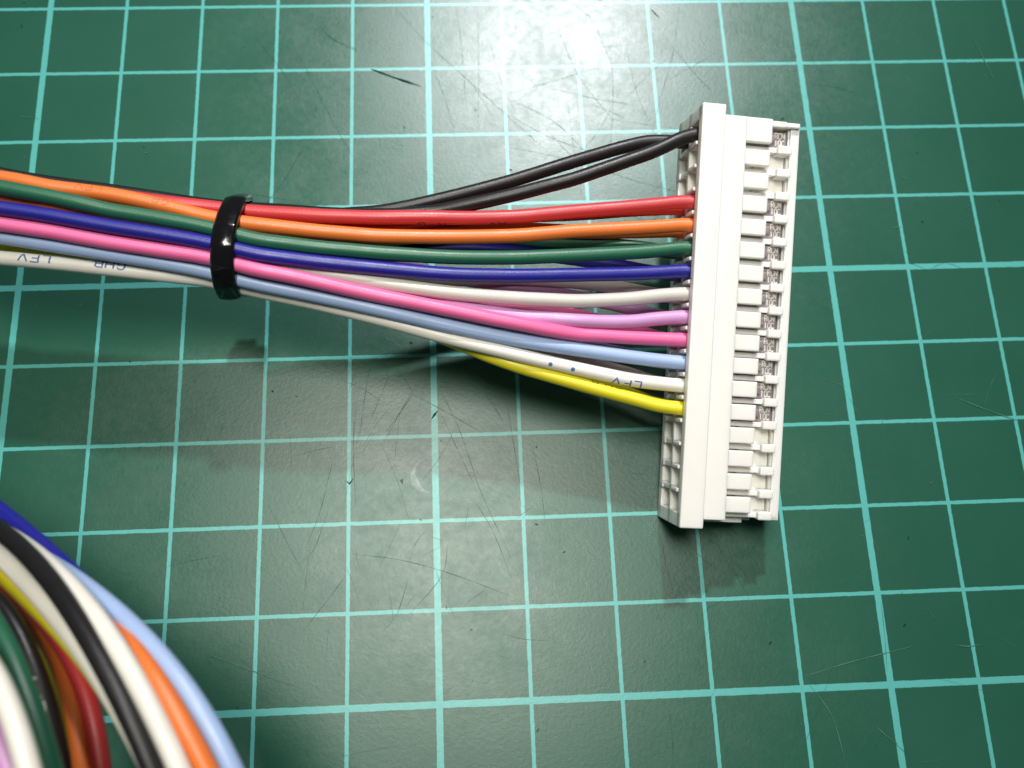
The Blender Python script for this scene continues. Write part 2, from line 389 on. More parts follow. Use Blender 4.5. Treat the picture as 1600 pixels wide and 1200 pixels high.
# ------------------------------------------------------------------ surveyed centre lines of the wires (cm)
HARNESS_X = [-9.0,-8.7,-8.4,-8.1,-7.8,-7.5,-7.2,-6.9,-6.6,-6.3,-6.0,-5.7,-5.4,-5.1,-4.8,-4.5,-4.2,-3.9,-3.6,-3.3,-3.0,-2.7,-2.4,-2.1,-1.8,-1.5,-1.2,-0.9,-0.6,-0.3,-0.0,0.3,0.6,0.9,1.2,1.5,1.8,2.1,2.4,2.7,3.0,3.3,3.6,3.9,4.2,4.5,4.8,5.1,5.4,5.7,6.0,6.3,6.6,6.9,7.2,7.5,7.8,8.0]
HARNESS = {
    'black': ([-1.232,-1.312,-1.392,-1.472,-1.552,-1.632,-1.712,-1.792,-1.872,-1.951,-2.027,-2.096,-2.162,-2.227,-2.292,-2.357,-2.422,-2.487,-2.552,-2.617,-2.683,-2.751,-2.819,-2.887,-2.956,-3.024,-3.093,-3.161,-3.229,-3.291,-3.344,-3.404,-3.456,-3.501,-3.544,-3.591,-3.637,-3.686,-3.735,-3.783,-3.822,-3.856,-3.892,-3.923,-3.943,-3.958,-3.953,-3.931,-3.895,-3.848,-3.791,-3.721,-3.649,-3.553,-3.453,-3.348,-3.209,-3.155],
        [0.505,0.53,0.555,0.58,0.605,0.63,0.655,0.681,0.707,0.736,0.776,0.836,0.907,0.981,1.055,1.13,1.205,1.28,1.354,1.426,1.491,1.543,1.588,1.631,1.673,1.715,1.756,1.796,1.832,1.854,1.884,1.826,1.764,1.716,1.689,1.681,1.667,1.65,1.633,1.619,1.616,1.633,1.65,1.648,1.645,1.651,1.65,1.656,1.695,1.73,1.753,1.771,1.787,1.801,1.814,1.825,1.834,1.836]),
    'red': ([-1.225,-1.305,-1.385,-1.465,-1.545,-1.625,-1.705,-1.785,-1.864,-1.944,-2.02,-2.089,-2.154,-2.22,-2.285,-2.35,-2.415,-2.48,-2.545,-2.61,-2.676,-2.743,-2.812,-2.88,-2.948,-3.016,-3.084,-3.151,-3.215,-3.271,-3.348,-3.53,-3.603,-3.643,-3.67,-3.704,-3.76,-3.809,-3.85,-3.88,-3.918,-3.952,-3.981,-4.008,-4.026,-4.044,-4.045,-4.045,-4.041,-4.028,-4.016,-3.989,-3.961,-3.937,-3.914,-3.889,-3.863,-3.875],
        [0.358,0.383,0.408,0.433,0.458,0.483,0.508,0.534,0.56,0.589,0.629,0.689,0.76,0.834,0.908,0.983,1.058,1.133,1.207,1.279,1.344,1.396,1.441,1.484,1.526,1.568,1.609,1.65,1.685,1.709,1.738,1.75,1.747,1.751,1.762,1.814,1.834,1.82,1.801,1.776,1.763,1.762,1.767,1.767,1.766,1.771,1.765,1.749,1.712,1.683,1.668,1.657,1.648,1.64,1.633,1.627,1.623,1.623]),
    'orange': ([-1.36,-1.44,-1.52,-1.6,-1.68,-1.76,-1.84,-1.92,-2.0,-2.079,-2.155,-2.224,-2.29,-2.355,-2.42,-2.485,-2.55,-2.615,-2.68,-2.745,-2.811,-2.879,-2.947,-3.015,-3.084,-3.152,-3.22,-3.288,-3.355,-3.419,-3.487,-3.563,-3.623,-3.681,-3.743,-3.779,-3.82,-3.884,-3.954,-4.035,-4.097,-4.142,-4.179,-4.212,-4.237,-4.258,-4.262,-4.262,-4.258,-4.249,-4.234,-4.206,-4.177,-4.158,-4.14,-4.122,-4.103,-4.115],
        [0.74,0.765,0.79,0.815,0.84,0.865,0.89,0.916,0.942,0.971,1.011,1.071,1.142,1.216,1.29,1.365,1.44,1.515,1.589,1.661,1.726,1.778,1.823,1.866,1.908,1.95,1.991,2.029,2.06,2.069,2.06,2.042,2.04,2.039,2.015,1.986,1.968,1.946,1.913,1.888,1.872,1.859,1.842,1.82,1.798,1.776,1.752,1.729,1.705,1.681,1.657,1.635,1.614,1.594,1.577,1.563,1.551,1.551]),
    'green': ([-1.52,-1.6,-1.68,-1.76,-1.84,-1.92,-2.0,-2.08,-2.16,-2.239,-2.315,-2.384,-2.45,-2.515,-2.58,-2.645,-2.71,-2.775,-2.84,-2.905,-2.971,-3.039,-3.107,-3.175,-3.244,-3.312,-3.38,-3.448,-3.515,-3.577,-3.636,-3.692,-3.751,-3.816,-3.876,-3.942,-4.01,-4.062,-4.116,-4.177,-4.255,-4.332,-4.374,-4.411,-4.435,-4.458,-4.473,-4.486,-4.49,-4.485,-4.476,-4.457,-4.438,-4.418,-4.398,-4.372,-4.343,-4.355],
        [0.77,0.795,0.82,0.845,0.87,0.895,0.92,0.946,0.972,1.001,1.041,1.101,1.172,1.246,1.32,1.395,1.47,1.545,1.619,1.691,1.756,1.808,1.853,1.896,1.938,1.98,2.021,2.06,2.091,2.103,2.104,2.113,2.111,2.099,2.078,2.049,2.009,1.983,1.963,1.943,1.925,1.905,1.882,1.856,1.827,1.796,1.763,1.729,1.695,1.661,1.628,1.596,1.566,1.539,1.515,1.495,1.48,1.48]),
    'blue': ([-1.675,-1.755,-1.835,-1.915,-1.995,-2.075,-2.155,-2.235,-2.315,-2.394,-2.47,-2.539,-2.605,-2.67,-2.735,-2.8,-2.865,-2.93,-2.995,-3.06,-3.126,-3.194,-3.262,-3.33,-3.399,-3.467,-3.535,-3.603,-3.671,-3.735,-3.805,-3.909,-3.967,-4.015,-4.066,-4.124,-4.183,-4.235,-4.287,-4.344,-4.417,-4.49,-4.531,-4.567,-4.594,-4.619,-4.64,-4.661,-4.669,-4.667,-4.662,-4.65,-4.637,-4.626,-4.615,-4.6,-4.583,-4.595],
        [0.76,0.785,0.81,0.835,0.86,0.885,0.91,0.936,0.962,0.991,1.031,1.091,1.162,1.236,1.31,1.385,1.46,1.535,1.609,1.681,1.746,1.798,1.843,1.886,1.928,1.97,2.011,2.049,2.081,2.09,2.084,2.072,2.058,2.043,2.026,2.008,1.989,1.971,1.952,1.934,1.918,1.895,1.866,1.835,1.802,1.767,1.729,1.691,1.652,1.613,1.575,1.539,1.505,1.474,1.447,1.425,1.409,1.409]),
    'greywhite': ([-1.68,-1.76,-1.84,-1.92,-2.0,-2.08,-2.16,-2.24,-2.32,-2.399,-2.475,-2.544,-2.61,-2.675,-2.74,-2.805,-2.87,-2.935,-3.0,-3.065,-3.131,-3.199,-3.267,-3.335,-3.404,-3.472,-3.54,-3.608,-3.675,-3.737,-3.795,-3.852,-3.91,-3.973,-4.037,-4.089,-4.137,-4.191,-4.248,-4.314,-4.406,-4.52,-4.577,-4.627,-4.678,-4.733,-4.778,-4.815,-4.844,-4.865,-4.883,-4.895,-4.904,-4.893,-4.876,-4.841,-4.823,-4.835],
        [0.6,0.625,0.65,0.675,0.7,0.725,0.75,0.776,0.802,0.831,0.871,0.931,1.002,1.076,1.15,1.225,1.3,1.375,1.449,1.521,1.586,1.638,1.683,1.726,1.768,1.81,1.851,1.889,1.921,1.93,1.924,1.912,1.898,1.884,1.869,1.852,1.836,1.819,1.8,1.782,1.772,1.749,1.723,1.698,1.677,1.654,1.62,1.581,1.541,1.506,1.474,1.444,1.416,1.39,1.368,1.349,1.338,1.338]),
    'violet': ([-1.824,-1.904,-1.984,-2.064,-2.144,-2.224,-2.304,-2.384,-2.464,-2.543,-2.619,-2.688,-2.754,-2.819,-2.884,-2.949,-3.014,-3.079,-3.144,-3.209,-3.275,-3.343,-3.411,-3.479,-3.548,-3.616,-3.684,-3.752,-3.819,-3.88,-3.937,-3.99,-4.042,-4.096,-4.152,-4.204,-4.255,-4.308,-4.364,-4.429,-4.509,-4.589,-4.649,-4.708,-4.759,-4.807,-4.853,-4.899,-4.948,-5.001,-5.044,-5.068,-5.102,-5.114,-5.11,-5.079,-5.063,-5.075],
        [0.53,0.555,0.58,0.605,0.63,0.655,0.68,0.706,0.732,0.761,0.801,0.861,0.932,1.006,1.08,1.155,1.23,1.305,1.379,1.451,1.516,1.568,1.613,1.656,1.698,1.74,1.781,1.819,1.851,1.86,1.853,1.841,1.825,1.804,1.779,1.761,1.748,1.73,1.71,1.691,1.668,1.62,1.595,1.575,1.554,1.526,1.493,1.46,1.427,1.39,1.357,1.345,1.348,1.321,1.296,1.277,1.267,1.267]),
    'pink': ([-1.835,-1.915,-1.995,-2.075,-2.155,-2.235,-2.315,-2.395,-2.475,-2.554,-2.63,-2.699,-2.765,-2.83,-2.895,-2.96,-3.025,-3.09,-3.155,-3.22,-3.286,-3.354,-3.422,-3.49,-3.559,-3.627,-3.695,-3.763,-3.83,-3.894,-3.96,-4.049,-4.107,-4.157,-4.208,-4.268,-4.326,-4.378,-4.428,-4.478,-4.552,-4.638,-4.697,-4.759,-4.822,-4.88,-4.936,-4.993,-5.051,-5.11,-5.163,-5.211,-5.242,-5.256,-5.275,-5.289,-5.303,-5.315],
        [0.68,0.705,0.73,0.755,0.78,0.805,0.83,0.856,0.882,0.911,0.951,1.011,1.082,1.156,1.23,1.305,1.38,1.455,1.529,1.601,1.666,1.718,1.763,1.806,1.848,1.89,1.931,1.969,2.001,2.01,2.004,1.992,1.978,1.963,1.946,1.928,1.909,1.891,1.872,1.855,1.843,1.837,1.807,1.764,1.71,1.657,1.614,1.573,1.531,1.489,1.443,1.379,1.305,1.268,1.237,1.21,1.196,1.196]),
    'lightblue': ([-1.971,-2.051,-2.131,-2.211,-2.291,-2.371,-2.451,-2.531,-2.611,-2.69,-2.766,-2.835,-2.901,-2.966,-3.031,-3.096,-3.161,-3.226,-3.291,-3.356,-3.422,-3.49,-3.558,-3.626,-3.695,-3.763,-3.831,-3.899,-3.966,-4.027,-4.084,-4.137,-4.189,-4.242,-4.296,-4.349,-4.401,-4.453,-4.51,-4.574,-4.655,-4.729,-4.791,-4.853,-4.916,-4.982,-5.05,-5.119,-5.182,-5.242,-5.297,-5.343,-5.388,-5.43,-5.472,-5.511,-5.543,-5.555],
        [0.53,0.555,0.58,0.605,0.63,0.655,0.68,0.706,0.732,0.761,0.801,0.861,0.932,1.006,1.08,1.155,1.23,1.305,1.379,1.451,1.516,1.568,1.613,1.656,1.698,1.74,1.781,1.819,1.851,1.86,1.854,1.842,1.83,1.818,1.805,1.789,1.77,1.751,1.731,1.71,1.69,1.666,1.634,1.598,1.56,1.521,1.477,1.432,1.387,1.343,1.301,1.26,1.223,1.189,1.16,1.136,1.124,1.124]),
    'white': ([-1.967,-2.047,-2.127,-2.207,-2.287,-2.367,-2.447,-2.527,-2.607,-2.686,-2.762,-2.831,-2.897,-2.962,-3.027,-3.092,-3.157,-3.222,-3.287,-3.353,-3.419,-3.486,-3.554,-3.623,-3.691,-3.759,-3.828,-3.896,-3.964,-4.035,-4.149,-4.332,-4.366,-4.396,-4.428,-4.465,-4.502,-4.539,-4.576,-4.615,-4.683,-4.755,-4.821,-4.89,-4.964,-5.04,-5.125,-5.211,-5.29,-5.365,-5.439,-5.51,-5.579,-5.646,-5.709,-5.75,-5.783,-5.795],
        [0.381,0.406,0.431,0.456,0.481,0.506,0.531,0.556,0.582,0.612,0.651,0.712,0.782,0.856,0.931,1.006,1.08,1.155,1.229,1.301,1.367,1.418,1.463,1.506,1.548,1.59,1.631,1.67,1.701,1.71,1.704,1.692,1.678,1.663,1.646,1.628,1.609,1.59,1.572,1.553,1.533,1.511,1.486,1.456,1.422,1.386,1.351,1.316,1.284,1.253,1.211,1.171,1.137,1.107,1.082,1.063,1.053,1.053]),
    'yellow': ([-1.9,-1.98,-2.06,-2.14,-2.22,-2.3,-2.38,-2.46,-2.54,-2.619,-2.695,-2.764,-2.83,-2.895,-2.96,-3.025,-3.09,-3.155,-3.22,-3.285,-3.351,-3.419,-3.487,-3.555,-3.624,-3.692,-3.76,-3.829,-3.896,-3.962,-4.047,-4.128,-4.173,-4.212,-4.249,-4.291,-4.341,-4.394,-4.448,-4.501,-4.554,-4.612,-4.675,-4.744,-4.83,-4.922,-5.035,-5.155,-5.288,-5.419,-5.533,-5.628,-5.721,-5.809,-5.896,-5.982,-6.023,-6.035],
        [0.24,0.265,0.29,0.315,0.34,0.365,0.39,0.415,0.442,0.471,0.51,0.571,0.642,0.715,0.79,0.865,0.94,1.014,1.088,1.161,1.226,1.278,1.322,1.365,1.407,1.449,1.49,1.529,1.56,1.57,1.563,1.552,1.538,1.523,1.504,1.483,1.462,1.441,1.415,1.378,1.329,1.28,1.239,1.206,1.18,1.163,1.148,1.141,1.134,1.117,1.098,1.076,1.051,1.026,1.005,0.987,0.982,0.982]),
    'black2': ([-1.363,-1.443,-1.523,-1.603,-1.683,-1.763,-1.843,-1.923,-2.003,-2.082,-2.158,-2.227,-2.293,-2.358,-2.423,-2.488,-2.553,-2.618,-2.683,-2.749,-2.814,-2.882,-2.95,-3.018,-3.087,-3.155,-3.224,-3.292,-3.358,-3.418,-3.458,-3.491,-3.543,-3.605,-3.672,-3.744,-3.805,-3.862,-3.917,-3.963,-3.975,-3.964,-3.928,-3.882,-3.869,-3.854,-3.801,-3.731,-3.655,-3.572,-3.484,-3.384,-3.283,-3.188,-3.097,-3.026,-3.025,-3.044],
        [0.407,0.432,0.457,0.482,0.507,0.532,0.557,0.583,0.609,0.638,0.678,0.738,0.809,0.883,0.957,1.032,1.107,1.182,1.256,1.328,1.393,1.445,1.49,1.533,1.575,1.616,1.657,1.694,1.72,1.714,1.642,1.609,1.613,1.61,1.616,1.633,1.624,1.607,1.59,1.573,1.556,1.533,1.508,1.506,1.519,1.526,1.523,1.518,1.511,1.504,1.497,1.49,1.484,1.478,1.473,1.468,1.465,1.464]),
    'red2': ([-1.38,-1.46,-1.54,-1.62,-1.7,-1.78,-1.86,-1.94,-2.02,-2.099,-2.175,-2.244,-2.31,-2.375,-2.44,-2.505,-2.57,-2.635,-2.7,-2.765,-2.831,-2.899,-2.967,-3.035,-3.104,-3.172,-3.24,-3.308,-3.375,-3.437,-3.496,-3.556,-3.616,-3.684,-3.769,-3.85,-3.886,-3.93,-3.976,-4.016,-4.054,-4.077,-4.084,-4.083,-4.084,-4.074,-4.036,-3.99,-3.95,-3.915,-3.886,-3.862,-3.84,-3.814,-3.783,-3.762,-3.752,-3.764],
        [0.56,0.585,0.61,0.635,0.66,0.685,0.71,0.736,0.762,0.791,0.831,0.891,0.962,1.036,1.11,1.185,1.26,1.335,1.409,1.481,1.546,1.598,1.643,1.686,1.728,1.77,1.811,1.85,1.881,1.893,1.891,1.895,1.893,1.892,1.87,1.796,1.759,1.737,1.726,1.72,1.705,1.684,1.662,1.637,1.603,1.561,1.529,1.505,1.474,1.44,1.406,1.373,1.342,1.313,1.288,1.267,1.251,1.251]),
    'orange2': ([-1.53,-1.61,-1.69,-1.77,-1.85,-1.93,-2.01,-2.09,-2.17,-2.249,-2.325,-2.394,-2.46,-2.525,-2.59,-2.655,-2.72,-2.785,-2.85,-2.915,-2.981,-3.049,-3.117,-3.185,-3.254,-3.322,-3.39,-3.458,-3.525,-3.587,-3.645,-3.703,-3.762,-3.829,-3.903,-3.951,-3.992,-4.044,-4.1,-4.152,-4.191,-4.216,-4.225,-4.226,-4.228,-4.216,-4.18,-4.138,-4.1,-4.063,-4.035,-4.027,-4.033,-4.031,-4.016,-4.003,-3.992,-4.004],
        [0.61,0.635,0.66,0.685,0.71,0.735,0.76,0.786,0.812,0.841,0.881,0.941,1.012,1.086,1.16,1.235,1.31,1.385,1.459,1.531,1.596,1.648,1.693,1.736,1.778,1.82,1.861,1.899,1.931,1.94,1.934,1.924,1.915,1.915,1.93,1.902,1.86,1.83,1.805,1.782,1.759,1.732,1.702,1.671,1.637,1.598,1.555,1.515,1.477,1.439,1.397,1.346,1.306,1.27,1.23,1.2,1.179,1.179]),
    'green2': ([-1.525,-1.605,-1.685,-1.765,-1.845,-1.925,-2.005,-2.085,-2.165,-2.244,-2.32,-2.389,-2.455,-2.52,-2.585,-2.65,-2.715,-2.78,-2.845,-2.91,-2.976,-3.044,-3.112,-3.18,-3.249,-3.317,-3.385,-3.453,-3.52,-3.582,-3.64,-3.697,-3.754,-3.811,-3.87,-3.933,-3.99,-4.044,-4.095,-4.143,-4.168,-4.177,-4.179,-4.175,-4.169,-4.156,-4.126,-4.091,-4.063,-4.064,-4.086,-4.116,-4.122,-4.127,-4.144,-4.178,-4.232,-4.244],
        [0.45,0.475,0.5,0.525,0.55,0.575,0.6,0.626,0.652,0.681,0.721,0.781,0.852,0.926,1.0,1.075,1.15,1.225,1.299,1.371,1.436,1.488,1.533,1.576,1.618,1.66,1.701,1.739,1.771,1.78,1.773,1.761,1.747,1.731,1.709,1.675,1.656,1.644,1.636,1.62,1.601,1.577,1.55,1.522,1.483,1.439,1.411,1.376,1.334,1.292,1.259,1.228,1.19,1.159,1.141,1.122,1.108,1.108]),
    'blue2': ([-1.68,-1.76,-1.84,-1.92,-2.0,-2.08,-2.16,-2.24,-2.32,-2.399,-2.475,-2.544,-2.61,-2.675,-2.74,-2.805,-2.87,-2.935,-3.0,-3.065,-3.131,-3.199,-3.267,-3.335,-3.404,-3.472,-3.54,-3.608,-3.675,-3.737,-3.795,-3.852,-3.909,-3.966,-4.023,-4.08,-4.137,-4.191,-4.244,-4.296,-4.319,-4.324,-4.325,-4.321,-4.315,-4.303,-4.272,-4.235,-4.206,-4.206,-4.223,-4.251,-4.284,-4.325,-4.369,-4.425,-4.472,-4.484],
        [0.44,0.465,0.49,0.515,0.54,0.565,0.59,0.616,0.642,0.671,0.711,0.771,0.842,0.916,0.99,1.065,1.14,1.215,1.289,1.361,1.426,1.478,1.523,1.566,1.608,1.65,1.691,1.729,1.761,1.771,1.764,1.752,1.738,1.723,1.705,1.683,1.661,1.641,1.625,1.61,1.592,1.568,1.539,1.506,1.469,1.429,1.387,1.344,1.298,1.253,1.205,1.17,1.138,1.106,1.076,1.051,1.037,1.037]),
    'greywhite2': ([-1.821,-1.901,-1.981,-2.061,-2.141,-2.221,-2.301,-2.381,-2.46,-2.539,-2.616,-2.684,-2.75,-2.816,-2.881,-2.946,-3.011,-3.076,-3.141,-3.206,-3.272,-3.339,-3.408,-3.476,-3.544,-3.613,-3.681,-3.749,-3.817,-3.883,-3.942,-3.999,-4.057,-4.114,-4.174,-4.228,-4.283,-4.34,-4.395,-4.446,-4.473,-4.486,-4.51,-4.537,-4.556,-4.556,-4.555,-4.557,-4.554,-4.532,-4.518,-4.523,-4.538,-4.565,-4.608,-4.666,-4.712,-4.724],
        [0.373,0.398,0.423,0.448,0.473,0.498,0.523,0.549,0.575,0.605,0.644,0.705,0.775,0.849,0.923,0.998,1.073,1.148,1.222,1.294,1.36,1.411,1.456,1.499,1.541,1.583,1.624,1.663,1.694,1.703,1.697,1.685,1.67,1.654,1.634,1.616,1.598,1.579,1.561,1.543,1.526,1.51,1.475,1.442,1.417,1.384,1.329,1.284,1.256,1.218,1.165,1.115,1.07,1.034,1.004,0.979,0.966,0.966]),
    'violet2': ([-1.44,-1.52,-1.6,-1.68,-1.76,-1.84,-1.92,-2.0,-2.08,-2.159,-2.235,-2.304,-2.37,-2.435,-2.5,-2.565,-2.63,-2.695,-2.76,-2.825,-2.891,-2.959,-3.027,-3.095,-3.164,-3.232,-3.3,-3.369,-3.439,-3.511,-3.595,-3.636,-3.685,-3.742,-3.799,-3.844,-3.898,-3.954,-4.01,-4.066,-4.117,-4.165,-4.213,-4.26,-4.307,-4.354,-4.4,-4.445,-4.494,-4.558,-4.602,-4.631,-4.676,-4.73,-4.8,-4.885,-4.952,-4.964],
        [0.28,0.305,0.33,0.355,0.38,0.405,0.43,0.456,0.482,0.511,0.551,0.611,0.682,0.756,0.83,0.905,0.98,1.055,1.129,1.201,1.266,1.318,1.363,1.406,1.448,1.489,1.53,1.568,1.597,1.601,1.588,1.586,1.574,1.559,1.541,1.525,1.509,1.49,1.471,1.452,1.432,1.408,1.38,1.348,1.312,1.272,1.23,1.181,1.122,1.074,1.044,1.016,0.987,0.957,0.929,0.907,0.895,0.895]),
    'pink2': ([-1.6,-1.68,-1.76,-1.84,-1.92,-2.0,-2.08,-2.16,-2.24,-2.319,-2.395,-2.464,-2.53,-2.595,-2.66,-2.725,-2.79,-2.855,-2.92,-2.985,-3.051,-3.119,-3.187,-3.255,-3.324,-3.392,-3.46,-3.529,-3.596,-3.662,-3.735,-3.78,-3.831,-3.887,-3.944,-4.0,-4.054,-4.109,-4.165,-4.223,-4.277,-4.327,-4.377,-4.427,-4.484,-4.56,-4.635,-4.706,-4.766,-4.792,-4.814,-4.838,-4.883,-4.939,-5.02,-5.118,-5.192,-5.204],
        [0.3,0.325,0.35,0.375,0.4,0.425,0.45,0.476,0.502,0.531,0.571,0.631,0.702,0.776,0.85,0.925,1.0,1.075,1.149,1.221,1.286,1.338,1.383,1.426,1.468,1.51,1.551,1.59,1.621,1.633,1.63,1.615,1.599,1.583,1.565,1.543,1.524,1.51,1.493,1.472,1.449,1.421,1.387,1.344,1.288,1.237,1.204,1.164,1.117,1.069,1.021,0.976,0.934,0.896,0.863,0.836,0.823,0.823]),
    'lightblue2': ([-1.753,-1.833,-1.913,-1.993,-2.073,-2.153,-2.233,-2.313,-2.393,-2.472,-2.548,-2.617,-2.683,-2.748,-2.813,-2.878,-2.943,-3.008,-3.073,-3.138,-3.204,-3.272,-3.34,-3.408,-3.477,-3.545,-3.613,-3.682,-3.749,-3.815,-3.877,-3.935,-3.992,-4.048,-4.099,-4.144,-4.195,-4.249,-4.304,-4.361,-4.42,-4.49,-4.566,-4.635,-4.695,-4.756,-4.818,-4.861,-4.91,-4.979,-5.053,-5.125,-5.198,-5.256,-5.314,-5.389,-5.432,-5.444],
        [0.243,0.268,0.293,0.318,0.343,0.368,0.393,0.418,0.445,0.474,0.514,0.574,0.645,0.718,0.793,0.868,0.943,1.018,1.092,1.164,1.229,1.281,1.326,1.368,1.411,1.452,1.494,1.532,1.564,1.573,1.565,1.552,1.538,1.523,1.507,1.496,1.481,1.464,1.445,1.423,1.389,1.363,1.338,1.305,1.264,1.214,1.173,1.127,1.064,1.001,0.948,0.901,0.859,0.821,0.788,0.76,0.752,0.752]),
    'white2': ([-1.52,-1.6,-1.68,-1.76,-1.84,-1.92,-2.0,-2.08,-2.16,-2.239,-2.315,-2.384,-2.45,-2.515,-2.58,-2.645,-2.71,-2.775,-2.84,-2.905,-2.971,-3.038,-3.107,-3.175,-3.243,-3.312,-3.38,-3.448,-3.514,-3.576,-3.636,-3.692,-3.748,-3.806,-3.863,-3.92,-3.978,-4.035,-4.092,-4.149,-4.204,-4.273,-4.358,-4.454,-4.554,-4.654,-4.759,-4.881,-4.996,-5.095,-5.186,-5.276,-5.366,-5.439,-5.513,-5.614,-5.672,-5.684],
        [0.153,0.178,0.203,0.228,0.253,0.278,0.303,0.328,0.355,0.384,0.423,0.484,0.555,0.628,0.703,0.778,0.853,0.927,1.002,1.074,1.139,1.191,1.236,1.278,1.321,1.362,1.403,1.441,1.469,1.469,1.447,1.449,1.441,1.426,1.409,1.397,1.381,1.363,1.344,1.324,1.303,1.275,1.24,1.2,1.156,1.103,1.038,0.982,0.945,0.911,0.87,0.826,0.785,0.748,0.715,0.689,0.681,0.681]),
    'yellow2': ([-1.664,-1.744,-1.824,-1.904,-1.984,-2.064,-2.144,-2.224,-2.304,-2.383,-2.459,-2.528,-2.594,-2.659,-2.724,-2.789,-2.854,-2.919,-2.984,-3.05,-3.115,-3.183,-3.251,-3.319,-3.388,-3.456,-3.525,-3.593,-3.66,-3.723,-3.783,-3.838,-3.895,-3.952,-4.009,-4.065,-4.122,-4.179,-4.236,-4.293,-4.346,-4.415,-4.501,-4.596,-4.698,-4.804,-4.918,-5.032,-5.143,-5.246,-5.347,-5.446,-5.543,-5.638,-5.731,-5.846,-5.912,-5.924],
        [0.126,0.151,0.176,0.201,0.226,0.251,0.276,0.301,0.328,0.357,0.396,0.457,0.528,0.601,0.676,0.751,0.826,0.9,0.974,1.047,1.112,1.164,1.208,1.251,1.293,1.335,1.376,1.415,1.447,1.458,1.453,1.442,1.428,1.412,1.391,1.372,1.353,1.334,1.315,1.293,1.262,1.237,1.206,1.163,1.117,1.075,1.037,0.986,0.931,0.877,0.823,0.772,0.725,0.683,0.647,0.618,0.61,0.61]),
}
